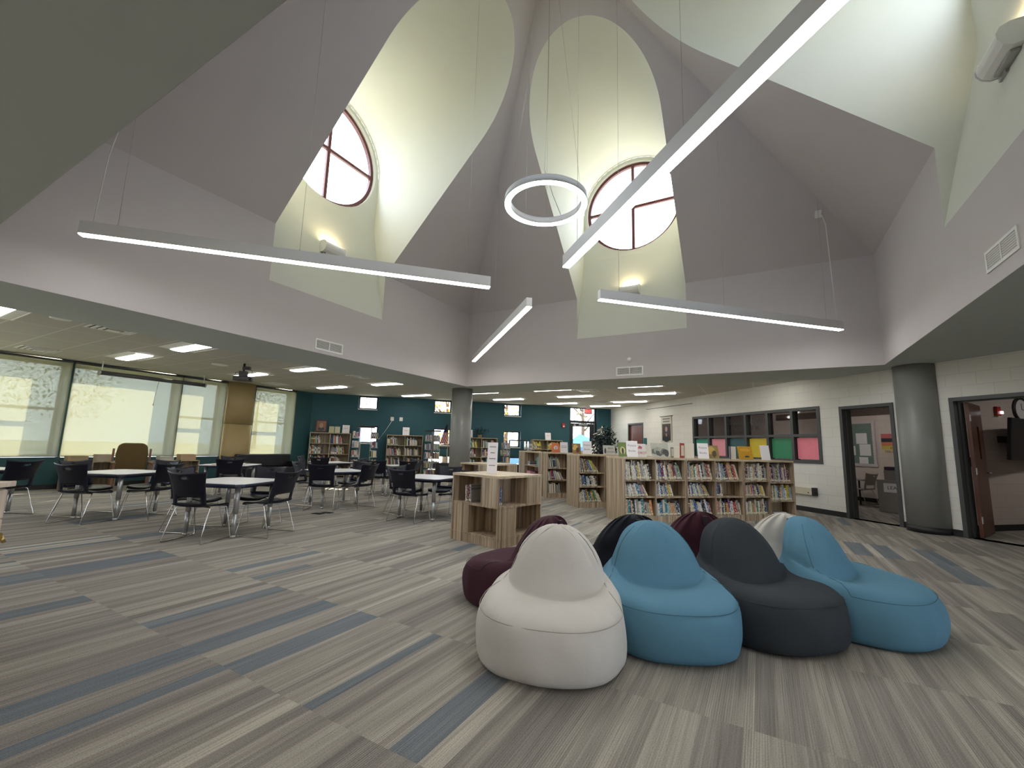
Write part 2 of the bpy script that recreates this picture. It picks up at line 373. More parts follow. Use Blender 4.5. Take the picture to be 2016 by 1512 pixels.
MT['red'] = plain('red_plastic', (0.42, 0.02, 0.02), 0.35)
MT['leaf'] = plain('dark_leaf', (0.012, 0.017, 0.012), 0.75, var=0.4, scale=30)
MT['trunk'] = plain('brown_bark', (0.10, 0.06, 0.035), 0.8, var=0.3, scale=30)
MT['brass'] = plain('brass', (0.45, 0.32, 0.12), 0.3, 0.9)

# ================================================================== SETTING
ZS, ZT, ZC = 2.87, 4.947, 2.93
CX, CYy, H = -2.584, 5.347, 4.562
RING = 1.50
WU = 8.97      # white wall plane (u)
TV = 16.80     # teal wall plane (v)
WX = -13.86    # window wall plane (x)

# floor
mb = MB()
poly = [(WX - 0.3, -5), (14.1, -5), (14.1, 7.07)] + [tuple(UV(15, TV + 0.0)[:2]), tuple(UV(-3.02, TV)[:2]), (WX - 0.3, 9.3)]
mb.prism(poly, -0.12, 0.0)
struct(mb.build('floor', MT['carpet']))

# tile ceiling with the ring opening cut out
def clip_bm(me, planes):
    bm = bmesh.new(); bm.from_mesh(me)
    for co, no in planes:
        g = bm.verts[:] + bm.edges[:] + bm.faces[:]
        bmesh.ops.bisect_plane(bm, geom=g, plane_co=co, plane_no=no, clear_outer=True)
    bm.to_mesh(me); bm.free()
xo0, xo1, yo0, yo1 = CX - H - RING, CX + H + RING, CYy - H - RING, CYy + H + RING
mb = MB()
for x0, x1, y0, y1 in ((WX - 0.25, xo0, -5, 24), (xo1, 14, -5, 24), (xo0, xo1, yo1, 24), (xo0, xo1, -5, yo0)):
    mb.box(x0, x1, y0, y1, ZC, ZC + 0.06)
o = mb.build('ceiling', MT['tile'])
clip_bm(o.data, [(UV(0, TV + 0.25), UV(0, 1)), (UV(14.8, 0), UV(1, 0))]); struct(o)
# plaster soffit ring round the drum
mb = MB()
xi0, xi1, yi0, yi1 = CX - H, CX + H, CYy - H, CYy + H
xi0 -= 0.0008; xi1 += 0.0008; yi0 -= 0.0008; yi1 += 0.0008
for x0, x1, y0, y1 in ((xo0, xi0, yo0, yo1), (xi1, xo1, yo0, yo1), (xi0, xi1, yi1, yo1), (xi0, xi1, yo0, yi0)):
    mb.box(x0, x1, y0, y1, ZS, ZC + 0.06)
struct(mb.build('ceiling_soffit', MT['soffit']))

# drum: four walls, pyramid roof and four vaulted dormers, in a local frame (t across, n outward)
HW, ZQ, ZSILL, ZSP, DEP, RW = 1.28, 3.92, 6.08, 7.40, 0.47, 1.20
def n_in(z): return H if z <= ZT else H - (z - ZT)
def n_out(z): return H + DEP * min(1.0, max(0.0, (z - ZQ) / (ZSILL - ZQ)))
names = ['wall_left', 'wall_front', 'wall_right', 'wall_back']
angs = [PI, PI / 2, 0.0, -PI / 2]      # outward direction angle of each side
for si, (nm, an) in enumerate(zip(names, angs)):
    nd = Vector((math.cos(an), math.sin(an), 0)); td = Vector((-math.sin(an), math.cos(an), 0))
    P = lambda t, n, z: Vector((CX, CYy, 0)) + td * t + nd * n + Vector((0, 0, z))
    mb = MB()
    mb.face([P(-H, H, ZS + 0.0002), P(H, H, ZS + 0.0002), P(H, H, ZQ), P(-H, H, ZQ)])
    for sgn in (-1, 1):
        mb.face([P(sgn * H, H, ZQ), P(sgn * HW, H, ZQ), P(sgn * HW, H, ZT), P(sgn * H, H, ZT)])
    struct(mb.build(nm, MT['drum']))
    # roof slope with arched opening
    mb = MB(); APEX = ZT + H
    NA = 96
    arc = [(HW * math.cos(PI * i / NA), ZSP + HW * math.sin(PI * i / NA)) for i in range(NA + 1)]  # right to left
    ztop = ZSP + HW
    # sides: strips between opening edge and hip
    pts = [(HW, ZT)] + arc[:NA // 2 + 1]
    for a, b in zip(pts[:-1], pts[1:]):
        for sgn in (-1, 1):
            mb.face([P(sgn * a[0], n_in(a[1]), a[1]), P(sgn * (H - (a[1] - ZT)), n_in(a[1]), a[1]), P(sgn * (H - (b[1] - ZT)), n_in(b[1]), b[1]), P(sgn * b[0], n_in(b[1]), b[1])])
    mb.face([P(-(H - (ztop - ZT)), n_in(ztop), ztop), P((H - (ztop - ZT)), n_in(ztop), ztop), P(0, 0, APEX)])
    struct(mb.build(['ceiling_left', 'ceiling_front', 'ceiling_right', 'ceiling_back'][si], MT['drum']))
    # dormer vault
    mb = MB()
    zs = [ZQ, ZT, ZSILL, ZSP]
    for sgn in (-1, 1):
        for a, b in zip(zs[:-1], zs[1:]):
            mb.face([P(sgn * HW, n_in(a), a), P(sgn * HW, n_out(a), a), P(sgn * HW, n_out(b), b), P(sgn * HW, n_in(b), b)])
    for a, b in zip(arc[:-1], arc[1:]):
        mb.face([P(a[0], n_in(a[1]), a[1]), P(a[0], n_out(a[1]), a[1]), P(b[0], n_out(b[1]), b[1]), P(b[0], n_in(b[1]), b[1])])
    NE = H + DEP
    mb.face([P(-HW, H, ZQ), P(HW, H, ZQ), P(HW, NE, ZSILL), P(-HW, NE, ZSILL)])
    # end wall with round hole
    K = 48
    def outer(a):
        c, s_ = math.cos(a), math.sin(a)
        if s_ >= 0: return (HW * c, ZSP + HW * s_)
        k = min(HW / abs(c) if abs(c) > 1e-6 else 1e9, (ZSP - ZSILL) / abs(s_) if abs(s_) > 1e-6 else 1e9)
        return (k * c, ZSP + k * s_)
    for i in range(K):
        a, b = 2 * PI * i / K, 2 * PI * (i + 1) / K
        A, B = outer(a), outer(b)
        mb.face([P(A[0], NE, A[1]), P(B[0], NE, B[1]), P(RW * math.cos(b), NE, ZSP + RW * math.sin(b)), P(RW * math.cos(a), NE, ZSP + RW * math.sin(a))])
        mb.face([P(RW * math.cos(a), NE, ZSP + RW * math.sin(a)), P(RW * math.cos(b), NE, ZSP + RW * math.sin(b)), P(RW * math.cos(b), NE + 0.2, ZSP + RW * math.sin(b)), P(RW * math.cos(a), NE + 0.2, ZSP + RW * math.sin(a))], 0, True)
    # corner fills below the hole corners
    for sgn in (-1, 1):
        for q in (K // 2 + K // 4,):
            pass
        ca = math.atan2(ZSILL - ZSP, sgn * HW)
        i = int(math.floor((ca % (2 * PI)) / (2 * PI) * K)); a, b = 2 * PI * i / K, 2 * PI * (i + 1) / K
        A, B = outer(a), outer(b)
        mb.face([P(A[0], NE, A[1]), P(sgn * HW, NE, ZSILL), P(B[0], NE, B[1])])
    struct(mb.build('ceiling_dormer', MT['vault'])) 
    # round window
    w = MB()
    cpt = P(0, NE + 0.16, ZSP)
    pth = [P((RW - 0.02) * math.cos(2 * PI * i / 64), NE + 0.16, ZSP + (RW - 0.02) * math.sin(2 * PI * i / 64)) for i in range(64)]
    mb = MB()
    for i in range(64):
        a, b = 2 * PI * i / 64, 2 * PI * (i + 1) / 64
        def q(r, ang, n): return P(r * math.cos(ang), n, ZSP + r * math.sin(ang))
        ri, ro, n0, n1 = RW - 0.075, RW + 0.01, NE + 0.09, NE + 0.17
        mb.face([q(ri, a, n0), q(ri, b, n0), q(ro, b, n0), q(ro, a, n0)]); mb.face([q(ri, a, n0), q(ri, a, n1), q(ri, b, n1), q(ri, b, n0)])
        mb.face([q(ri, a, n1), q(ri, b, n1), q(ro, b, n1), q(ro, a, n1)])
    mm = Matrix.Translation(P(0, NE + 0.13, ZSP)) @ Matrix.Rotation(an - PI / 2, 4, 'Z')
    mb.box(-RW + 0.05, RW - 0.05, -0.03, 0.03, -0.035, 0.035, 0, mm)
    mb.box(-0.035, 0.035, -0.032, 0.028, -RW + 0.05, RW - 0.05, 0, mm)
    win = struct(mb.build('window_%d' % (si + 1), MT['maroon']))
    mb = MB()
    mb.face([q(RW - 0.03, 2 * PI * i / 48, NE + 0.14) for i in range(48)])
    mb.build('window_pane', MT['glass'], win)

# generic wall with rectangular holes, built in (s, z) with thickness along a normal
def wall_holes(name, s0, s1, z0, z1, holes, off, th, place, mat, revealmat=None):
    ss = sorted({s0, s1} | {h[0] for h in holes} | {h[1] for h in holes}); zz = sorted({z0, z1} | {h[2] for h in holes} | {h[3] for h in holes})
    mb = MB()
    def inside(s, z): return any(h[0] < s < h[1] and h[2] < z < h[3] for h in holes)
    for a, b in zip(ss[:-1], ss[1:]):
        for c, d in zip(zz[:-1], zz[1:]):
            if inside((a + b) / 2, (c + d) / 2): continue
            mb.face([place(a, off, c), place(b, off, c), place(b, off, d), place(a, off, d)])
            mb.face([place(a, off + th, c), place(b, off + th, c), place(b, off + th, d), place(a, off + th, d)])
    mi = 1 if revealmat else 0
    for h in holes:
        a, b, c, d = h
        mb.face([place(a, off, c), place(a, off + th, c), place(a, off + th, d), place(a, off, d)], mi)
        mb.face([place(b, off, c), place(b, off + th, c), place(b, off + th, d), place(b, off, d)], mi)
        mb.face([place(a, off, c), place(a, off + th, c), place(b, off + th, c), place(b, off, c)], mi)
        mb.face([place(a, off, d), place(a, off + th, d), place(b, off + th, d), place(b, off, d)], mi)
    o = mb.build(name, [mat, revealmat] if revealmat else [mat])
    return struct(o)
def uvobj(o): o.rotation_euler = (0, 0, R45); return o

# teal wall (local x=u, y=v)
thw = 0.30
teal_holes = []
up = [(-1.25, -0.57), (1.50, 2.18), (4.28, 4.98)]
lo = [(-1.15, -0.50), (1.52, 2.20), (4.28, 4.98)]
for a, b in up: teal_holes.append((a, b, 2.44, ZC + 0.0))
for a, b in lo: teal_holes.append((a, b, 1.20, 1.84))
teal_holes.append((1.35, 2.35, 0.30, 0.82)); teal_holes.append((4.35, 5.10, 0.30, 0.82))
teal_holes.append((7.08, 8.32, 0.0, ZC))
o = wall_holes('wall_teal', -3.0, WU + 0.2, 0, ZC + 0.06, teal_holes, TV, thw, lambda s, n, z: Vector((s, n, z)), MT['teal'], MT['teal']); uvobj(o)
wi = 10
for a, b, c, d in teal_holes[:-1]:
    mb = MB(); y0, y1 = TV + 0.17, TV + 0.25
    mb.box(a, b, y0, y1, c, c + 0.05); mb.box(a, b, y0, y1, d - 0.05, d); mb.box(a, a + 0.05, y0, y1, c + 0.05, d - 0.05); mb.box(b - 0.05, b, y0, y1, c + 0.05, d - 0.05)
    if (a, b) == up[0]: mb.box(a + 0.26, a + 0.28, y0 - 0.01, y1, c + 0.1, d)
    o = uvobj(struct(mb.build('window_%d' % wi, MT['frame_bk']))); wi += 1
    mb = MB(); mb.box(a + 0.05, b - 0.05, y0 + 0.03, y0 + 0.04, c + 0.05, d - 0.05); mb.build('window_pane', MT['glass'], o)
    mb = MB(); mb.box(a, b, TV - 0.02, y0, c - 0.03, c + 0.004); mb.build('window_sill', MT['white'], o)
# glass door with transom, number 42
mb = MB(); a, b = 7.08, 8.32; y0, y1 = TV + 0.08, TV + 0.16
mb.box(a, a + 0.07, y0, y1, 0, ZC); mb.box(b - 0.07, b, y0, y1, 0, ZC); mb.box(a + 0.07, b - 0.07, y0, y1, 2.28, 2.38); mb.box(a + 0.07, b - 0.07, y0, y1, ZC - 0.04, ZC)
dr = uvobj(struct(mb.build('door_1', MT['frame_bk'])))
mb = MB(); y0, y1 = TV + 0.10, TV + 0.145
mb.box(a + 0.08, a + 0.20, y0, y1, 0.01, 2.27); mb.box(b - 0.28, b - 0.08, y0, y1, 0.01, 2.27); mb.box(a + 0.20, b - 0.28, y0, y1, 0.01, 0.25); mb.box(a + 0.20, b - 0.28, y0, y1, 2.14, 2.27)
mb.build('door_leaf', MT['frame_bk'], dr)
mb = MB(); mb.box(a + 0.20, b - 0.28, y0 + 0.015, y0 + 0.025, 0.25, 2.14); mb.box(a + 0.07, b - 0.07, y0 + 0.015, y0 + 0.025, 2.38, ZC - 0.04); mb.build('door_glass', MT['glass'], dr)
text_mesh('42', 0.10, MT['paper'], 'door_number', dr, (a + 0.27, y0 - 0.003, 2.19), (PI / 2, 0, 0), bold=True)
mb = MB(); mb.box(a + 0.45, b - 0.4, y0 - 0.05, y0 - 0.002, 2.19, 2.24); mb.build('door_closer', MT['steel'], dr)
mb = MB(); mb.box(a + 0.25, b - 0.32, y0 - 0.05, y0 - 0.002, 1.0, 1.04); mb.build('push_bar', MT['steel'], dr)

# white block wall (local x=u, y=v); s = v, hole list (v0,v1,z0,z1)
D1 = (5.95, 6.85, 0.0, 2.18); D2 = (2.95, 4.95, 0.0, 2.18); WN = (7.36, 11.54, 1.05, 2.30); D0 = (14.30, 15.32, 0.0, 2.18)
D1h = (5.90, 6.92, 0.0, 2.25); D2h = (2.90, 5.05, 0.0, 2.25)
o = wall_holes('wall_white', -3.0, TV, 0, ZC + 0.06, [D1h, D2h, WN, (14.32, 15.37, 0, 2.25)], WU, 0.20, lambda s, n, z: Vector((n, s, z)), MT['cmu']); uvobj(o)
# black base along the white wall
mb = MB()
for v0, v1 in ((5.05, 5.90), (6.92, 14.32), (-3, 2.90), (15.37, TV)): mb.box(WU - 0.012, WU - 0.0005, v0, v1, 0, 0.105)
uvobj(struct(mb.build('baseboard_right', MT['base'])))
mb = MB()
mb.box(-3, 7.08, TV - 0.012, TV - 0.0005, 0, 0.105); mb.box(8.32, WU, TV - 0.012, TV - 0.0005, 0, 0.105)
uvobj(struct(mb.build('baseboard_front', MT['base'])))
# door frames in the white wall
def door_frame(name, v0, v1, ztop):
    mb = MB(); w = 0.06; x0, x1 = WU - 0.025, WU + 0.225
    mb.box(x0, x1, v0, v0 + w, 0, ztop); mb.box(x0, x1, v1 - w, v1, 0, ztop); mb.box(x0, x1, v0 + w, v1 - w, ztop - w, ztop)
    mb.box(WU + 0.08, WU + 0.12, v0 + w, v0 + w + 0.015, 0, ztop - w); mb.box(WU + 0.08, WU + 0.12, v1 - w - 0.015, v1 - w, 0, ztop - w)
    mb.box(WU + 0.08, WU + 0.12, v0 + w + 0.015, v1 - w - 0.015, ztop - w - 0.015, ztop - w)
    return uvobj(struct(mb.build(name, MT['frame_dk'])))
d2 = door_frame('door_2', 5.90, 6.92, 2.25); d3 = door_frame('door_3', 2.90, 5.05, 2.25); d4 = door_frame('door_4', 14.32, 15.37, 2.25)
mb = MB(); mb.box(WU + 0.04, WU + 0.08, 14.38, 15.31, 0.01, 2.18); mb.build('door_leaf', MT['doorwood'], d4)
mb = MB(); mb.tube([(WU + 0.04, 14.46, 1.0), (WU - 0.02, 14.46, 1.0), (WU - 0.02, 14.58, 1.0)], 0.011); mb.build('door_handle', MT['steel'], d4)
# open leaf of door 3, swung into the room behind
th = math.radians(19)
lf = Matrix.Translation(Vector((WU + 0.20, 4.965, 0))) @ Matrix.Rotation(th, 4, 'Z')
mb = MB()
def leafbox(x0, x1, z0, z1, m_=mb): m_.box(x0, x1, -0.045, 0.0, z0, z1, 0, lf)
leafbox(0.0, 0.86, 0.01, 1.25); leafbox(0.0, 0.42, 1.25, 1.80); leafbox(0.55, 0.86, 1.25, 1.80); leafbox(0.0, 0.86, 1.80, 2.18)
mb.build('door_leaf', MT['doorwood'], d3)
mb = MB(); mb.box(0.42, 0.55, -0.03, -0.015, 1.25, 1.80, 0, lf); mb.build('door_glass', MT['glass2'], d3)
mb = MB(); mb.tube([lf @ Vector((0.80, -0.045, 1.02)), lf @ Vector((0.80, -0.10, 1.02)), lf @ Vector((0.68, -0.10, 1.02))], 0.011); mb.tube([lf @ Vector((0.80, 0.0, 1.02)), lf @ Vector((0.80, 0.06, 1.02)), lf @ Vector((0.68, 0.06, 1.02))], 0.011)
mb.build('door_handle', MT['steel'], d3)
for z in (0.28, 1.05, 1.92):
    mb = MB(); mb.box(-0.012, 0.055, -0.052, -0.0455, z - 0.055, z + 0.055, 0, lf); mb.build('hinge', MT['whitem'], d3)
mb = MB(); mb.box(0.05, 0.82, -0.048, -0.0455, 0.02, 0.25, 0, lf); mb.build('kick_plate', MT['doorwood'], d3)

# interior window grid, six wide and two high
mb = MB(); v0, v1, z0, z1 = WN; x0, x1 = WU - 0.02, WU + 0.14
mb.box(x0, x1, v0, v1, z0, z0 + 0.07); mb.box(x0, x1, v0, v1, z1 - 0.07, z1); mb.box(x0, x1, v0, v0 + 0.07, z0 + 0.07, z1 - 0.07); mb.box(x0, x1, v1 - 0.07, v1, z0 + 0.07, z1 - 0.07)
mb.box(x0, x1, v0 + 0.07, v1 - 0.07, 1.64, 1.70)
vm = [v0 + (v1 - v0) * k / 6 for k in range(7)]
for k in range(1, 6):
    mb.box(x0, x1, vm[k] - 0.035, vm[k] + 0.035, z0 + 0.07, 1.64); mb.box(x0, x1, vm[k] - 0.035, vm[k] + 0.035, 1.70, z1 - 0.07)
wg = uvobj(struct(mb.build('window_20', MT['frame_dk'])))
mb = MB()
for k in range(6):
    mb.box(WU + 0.06, WU + 0.068, vm[k] + 0.035, vm[k + 1] - 0.035, 1.70, z1 - 0.07); mb.box(WU + 0.06, WU + 0.068, vm[k] + 0.035, vm[k + 1] - 0.035, z0 + 0.07, 1.64)
mb.build('window_pane', MT['glass2'], wg)
pcols = {0: ('pink', (0.80, 0.22, 0.28)), 1: ('green', (0.03, 0.22, 0.10)), 2: ('yellow', (0.62, 0.47, 0.03)), 3: ('dark teal', (0.03, 0.10, 0.11)), 4: ('pink', (0.70, 0.28, 0.32)), 5: ('sea green', (0.04, 0.25, 0.18))}
side = ['nearest the open classroom door', 'second from the classroom door', 'third from the classroom door', 'fourth from the classroom door', 'fifth from the classroom door', 'at the end nearest the banner']
for k in range(6):
    mb = MB(); mb.box(WU + 0.05, WU + 0.058, vm[k] + 0.06, vm[k + 1] - 0.06, 1.14, 1.615)
    o = mb.build('colored_paper', plain('paper_' + pcols[k][0].replace(' ', '_') + str(k), pcols[k][1], 0.5, var=0.08))
    tag(o, pcols[k][0] + ' paper filling a lower interior window pane, ' + side[k], 'paper sheet', 'coloured papers in the interior window'); uvobj(o)
tl = empty('wall_lettering', UV(WU + 0.048, 9.45, 1.99), R45 - PI / 2, 'dark two-line book quotation lettering across the interior window glass', 'lettering')
text_mesh('Books wallopen', 0.20, MT['black'], 'lettering_line', tl, (0, 0, 0.075), (PI / 2, 0, 0))
text_mesh('you  fall in.', 0.20, MT['black'], 'lettering_line', tl, (0, 0, -0.095), (PI / 2, 0, 0))

# window wall (x = WX): s = y
wl = [(1.30, 3.56), (3.64, 5.80), (5.86, 6.97), (7.88, 9.22)]
wz0, wz1 = 0.70, 2.86
hol = [(a, b, wz0, wz1) for a, b in wl] + [(-4.2, 1.2, wz0, wz1)]
wall_holes('wall_windows', -5, 9.92, 0, ZC + 0.06, hol, -WX, 0.42, lambda s, n, z: Vector((-n, s, z)), MT['tealy'], MT['white'])
for k, (a, b) in enumerate(wl + [(-4.2, 1.2)]):
    mb = MB(); x0, x1 = WX - 0.40, WX - 0.34
    mb.box(x0, x1, a, b, wz0, wz0 + 0.06); mb.box(x0, x1, a, b, wz1 - 0.06, wz1); mb.box(x0, x1, a, a + 0.06, wz0 + 0.06, wz1 - 0.06); mb.box(x0, x1, b - 0.06, b, wz0 + 0.06, wz1 - 0.06)
    if k != 1: mb.box(x0, x1, a + 0.06, b - 0.06, 1.76, 1.82)
    o = struct(mb.build('window_%d' % (30 + k), MT['frame_dk']))
    mb = MB(); mb.box(x0 + 0.02, x0 + 0.028, a + 0.06, b - 0.06, wz0 + 0.06, wz1 - 0.06); mb.build('window_pane', MT['glass'], o)
shn = ['at the far left edge, with a middle rail behind it', 'wide undivided one behind the brown armchair and the hanging screen', 'narrow one just left of the tan round pier', 'narrow one just right of the tan round pier']
for k, (a, b) in enumerate(wl):
    root = empty('roller_shade', (WX + 0.034, (a + b) / 2, wz0), 0, 'translucent yellow roller shade, ' + shn[k], 'window shade', 'yellow roller shades on the window wall')
    hw = (b - a) / 2 + 0.022
    mb = MB(); mb.box(-0.0015, 0.0015, -hw, hw, 0.03, wz1 - wz0 + 0.0); mb.build('shade_cloth', MT['shade'], root)
    mb = MB(); mb.tube([(0, -hw, wz1 - wz0 + 0.028), (0, hw, wz1 - wz0 + 0.028)], 0.028, 12); mb.build('shade_roller', MT['frame_dk'], root)
    mb = MB(); mb.box(-0.008, 0.008, -hw, hw, 0.008, 0.03); mb.build('hem_bar', MT['steel'], root)
# tan wrapped pier between the windows
mb = MB(); pr_ = []
for i in range(17):
    a = PI * i / 16 - PI / 2; pr_.append((WX + 0.002 + 0.20 * math.cos(a), 7.425 + 0.42 * math.sin(a)))
mb.prism(pr_, 0, 1.66, 0, None, True); mb.prism([(x, y) for x, y in pr_], 1.668, ZC - 0.002, 0, None, True)
o = mb.build('column_pier', MT['tan']); tag(o, 'tan half-round column wrap between the two narrow shaded windows', 'pier'); struct(o)
mb = MB()
mb.box(WX + 0.0005, WX + 0.012, -5, 7.0, 0, 0.105); mb.box(WX + 0.0005, WX + 0.012, 7.85, 9.9, 0, 0.105)
struct(mb.build('baseboard_left', MT['base']))

# enclosing walls behind the camera
mb = MB(); mb.box(WX - 0.3, 14.1, -5.2, -5.0, 0, ZC + 0.06); struct(mb.build('wall_rear', MT['cmu_pinkx']))
mb = MB(); mb.box(WU + 0.2, 15.2, -3.2, -3.0, 0, ZC + 0.06); uvobj(struct(mb.build('wall_rear_side', MT['cmu_pinkx'])))
# classroom behind door 2 and the interior window; small room behind door 3
mb = MB(); mb.box(12.9, 13.05, 5.55, TV, 0, ZC); uvobj(struct(mb.build('wall_classroom', MT['cmu_pink'])))
mb = MB(); mb.box(WU + 0.20, 15.0, 5.40, 5.55, 0, ZC); uvobj(struct(mb.build('wall_office', MT['cmu_pinkx'])))
mb = MB(); mb.box(12.885, 12.8995, 5.56, TV, 0, 0.105); mb.box(WU + 0.21, 14, 5.388, 5.3995, 0, 0.105); uvobj(struct(mb.build('baseboard_classroom', MT['base'])))
mb = MB(); mb.box(14.2, 14.35, -3, 5.4, 0, ZC); uvobj(struct(mb.build('wall_office_end', MT['cmu_pink'])))
mb = MB(); mb.box(WU + 0.2, 13.05, TV - 2.6, TV - 2.5, 0, ZC); uvobj(struct(mb.build('wall_classroom_end', MT['cmu_pinkx'])))

# columns
def column(x, y, r, ztop, label):
    root = empty('round_column', (x, y, 0), 0, label, 'column'); root['kind'] = 'structure'
    mb = MB(); mb.lathe([(r, 0.001), (r, ztop)], 48); mb.build('shaft', MT['column'], root)
    mb = MB(); mb.lathe([(r + 0.008, 0.001), (r + 0.008, 0.105)], 48); mb.build('base_band', MT['base'], root)
column(2.44, 10.21, 0.30, 2.868, 'thick grey round column beside the open classroom door')
column(-7.60, 10.33, 0.30, 2.868, 'grey round column at the far corner of the skylight well')

# ================================================================== CEILING FIXTURES
# recessed troffers (long side along x)
def make_troffer():
    root = empty('ceiling_light', (0, 0, 0))
    mb = MB(); L, W = 0.61, 0.305; t = 0.02
    mb.box(-L, L, -W, -W + t, -0.008, -0.0005); mb.box(-L, L, W - t, W, -0.008, -0.0005); mb.box(-L, -L + t, -W + t, W - t, -0.008, -0.0005); mb.box(L - t, L, -W + t, W - t, -0.008, -0.0005)
    mb.build('frame', MT['whitem'], root)
    mb = MB()
    for s in (-1, 1):
        mb.face([(-L + t, s * (W - t), -0.004), (L - t, s * (W - t), -0.004), (L - t, s * 0.13, -0.020), (-L + t, s * 0.13, -0.020)])
    mb.build('reflector', MT['whitem'], root)
    mb = MB(); pr = [(0.13 * math.cos(PI * i / 8), -0.020 - 0.022 * math.sin(PI * i / 8)) for i in range(9)]
    m = Matrix(((0, 0, 1, 0), (1, 0, 0, 0), (0, 1, 0, 0), (0, 0, 0, 1)))
    mb.prism(pr, -L + 0.04, L - 0.04, 0, m, True); mb.build('lens', MT['trof'], root)
    return root
tro = [(-9.26, 1.50, 'at the upper left corner of the view, nearest'), (-9.26, 3.98, 'left of the projector, on the row nearest the skylight'), (-11.70, 3.95, 'left of the projector, on the row nearer the windows'),
       (-11.70, 6.45, 'just behind the projector'), (-9.26, 6.45, 'right of the projector on the row nearest the skylight'), (-11.70, 8.98, 'in front of the first high square window'),
       (-9.26, 9.00, 'nearest the skylight, between the projector and the far column'), (-10.50, 11.55, 'left of the far column, in front of the teal wall'), (-7.75, 11.55, 'partly hidden behind the far column'),
       (-7.88, 13.50, 'just right of the far column, near the third high window'), (-5.28, 11.55, 'first right of the far column on the nearest row'), (-5.24, 13.30, 'second row, above the low bookshelves'),
       (-6.55, 15.30, 'third row, in front of the fire alarm'), (-2.74, 11.55, 'nearest row, above the front bookshelf'), (-2.70, 13.30, 'second row, above the banner'),
       (-3.97, 15.30, 'third row, right of the exit sign'), (-5.27, 16.60, 'last one, right beside the exit sign'), (-0.20, 11.45, 'large one closest to the wall with the coloured paper window')]
tro_fill = [(-6.9, -1.9), (-4.2, -1.9), (-1.5, -1.9), (1.2, -1.9), (3.9, -1.9), (-6.9, -3.8), (-4.2, -3.8), (-1.5, -3.8), (1.2, -3.8), (4.6, 0.6)]  # unseen troffers added behind the camera as fill for the foreground
tf = make_troffer()
for i, (x, y, w) in enumerate(tro):
    o = tf if i == 0 else copy_tree(tf)
    o.location = (x, y, ZC - 0.0005); tag(o, 'glowing recessed ceiling light, ' + w, 'ceiling light', 'recessed ceiling lights')
for x, y in tro_fill:
    o = copy_tree(tf); o.location = (x, y, ZC - 0.0005); tag(o, 'unseen recessed ceiling light added behind the viewpoint as fill', 'ceiling light', 'added fill lights behind the viewpoint')
def make_diffuser():
    root = empty('ceiling_diffuser', (0, 0, 0)); mb = MB(); W = 0.29
    for k, (a, z) in enumerate(((W, 0.0), (0.22, 0.012), (0.15, 0.024))):
        b = a - 0.035
        for s in (-1, 1):
            mb.box(-a, a, min(s * a, s * b), max(s * a, s * b), -0.012 - z, -0.001 - z * 0.5); mb.box(min(s * a, s * b), max(s * a, s * b), -b, b, -0.012 - z, -0.001 - z * 0.5)
    mb.box(-0.08, 0.08, -0.08, 0.08, -0.045, -0.03)
    mb.build('louver', MT['whitem'], root)
    mb = MB(); mb.box(-0.255, 0.255, -0.255, 0.255, -0.0008, -0.0002); mb.build('backing', MT['black'], root)
    return root
df = make_diffuser()
for i, (x, y, w) in enumerate([(-8.96, 2.72, 'close to the skylight, left of the hanging screen'), (-12.70, 2.75, 'right above the left windows'), (-12.85, 7.85, 'above the narrow window right of the tan pier'), (-8.95, 7.76, 'beside the skylight, right of the projector'), (-4.35, 12.05, 'beyond the skylight, between two glowing lights'), (-4.90, 15.33, 'near the exit sign')]):
    o = df if i == 0 else copy_tree(df)
    o.location = (x, y, ZC - 0.0005); tag(o, 'square white ceiling air diffuser, ' + w, 'air vent', 'square ceiling diffusers')
for x, y, r, w in ((-8.95, 2.1, 0.12, 'near the upper left corner'), (-10.86, 5.27, 0.17, 'left of the projector')):
    mb = MB(); mb.lathe([(r, -0.001), (r, -0.012), (r * 0.86, -0.016), (r * 0.3, -0.019)], 28)
    tag(at(mb.build('ceiling_speaker', MT['whitem']), (x, y, ZC - 0.0003)), 'round white ceiling speaker grille, ' + w, 'speaker', 'round ceiling speakers')

# pendant LED tubes, all 45 degrees, radiating from the centre
def cable_top(x, y):
    return ZT + H - max(abs(x - CX), abs(y - CYy))
def in_dormer(x, y):
    dx, dy = x - CX, y - CYy
    t = dy if abs(dx) > abs(dy) else dx; n = max(abs(dx), abs(dy))
    if abs(t) < HW:
        zr = ZT + H - n; zv = ZSP + math.sqrt(max(0, HW * HW - t * t))
        return zv if zr < zv else None
    return None
def tube_light(x0, y0, x1, y1, label, cord=None):
    d = Vector((x1 - x0, y1 - y0, 0)); L = d.length; an = math.atan2(d.y, d.x)
    root = empty('pendant_tube_light', ((x0 + x1) / 2, (y0 + y1) / 2, 3.395), an, label, 'pendant light', 'straight pendant tube lights')
    mb = MB(); mb.box(-L / 2, L / 2, -0.045, 0.045, 0.012, 0.155); mb.build('housing', MT['alu'], root, 0.002)
    mb = MB(); mb.box(-L / 2 + 0.003, L / 2 - 0.003, -0.042, 0.042, 0.0, 0.012); mb.build('lens', MT['tube'], root)
    for s in (-0.86, -0.05, 0.86):
        lx = s * L / 2; w = Vector(((x0 + x1) / 2, (y0 + y1) / 2, 0)) + d.normalized() * lx
        zt = in_dormer(w.x, w.y) or cable_top(w.x, w.y)
        mb = MB(); mb.tube([(lx, 0, 0.155), (lx, 0, zt - 3.395 - 0.004)], 0.0022, 5); mb.tube([(lx, 0, 0.155), (lx, 0, 0.18)], 0.008, 8)
        mb.build('cable', MT['steel'], root)
    if cord:
        mb = MB(); inv = root.matrix_basis.inverted()
        mb.tube([inv @ Vector(p) for p in cord], 0.007, 6); mb.build('power_cord', MT['white'], root)
    return root
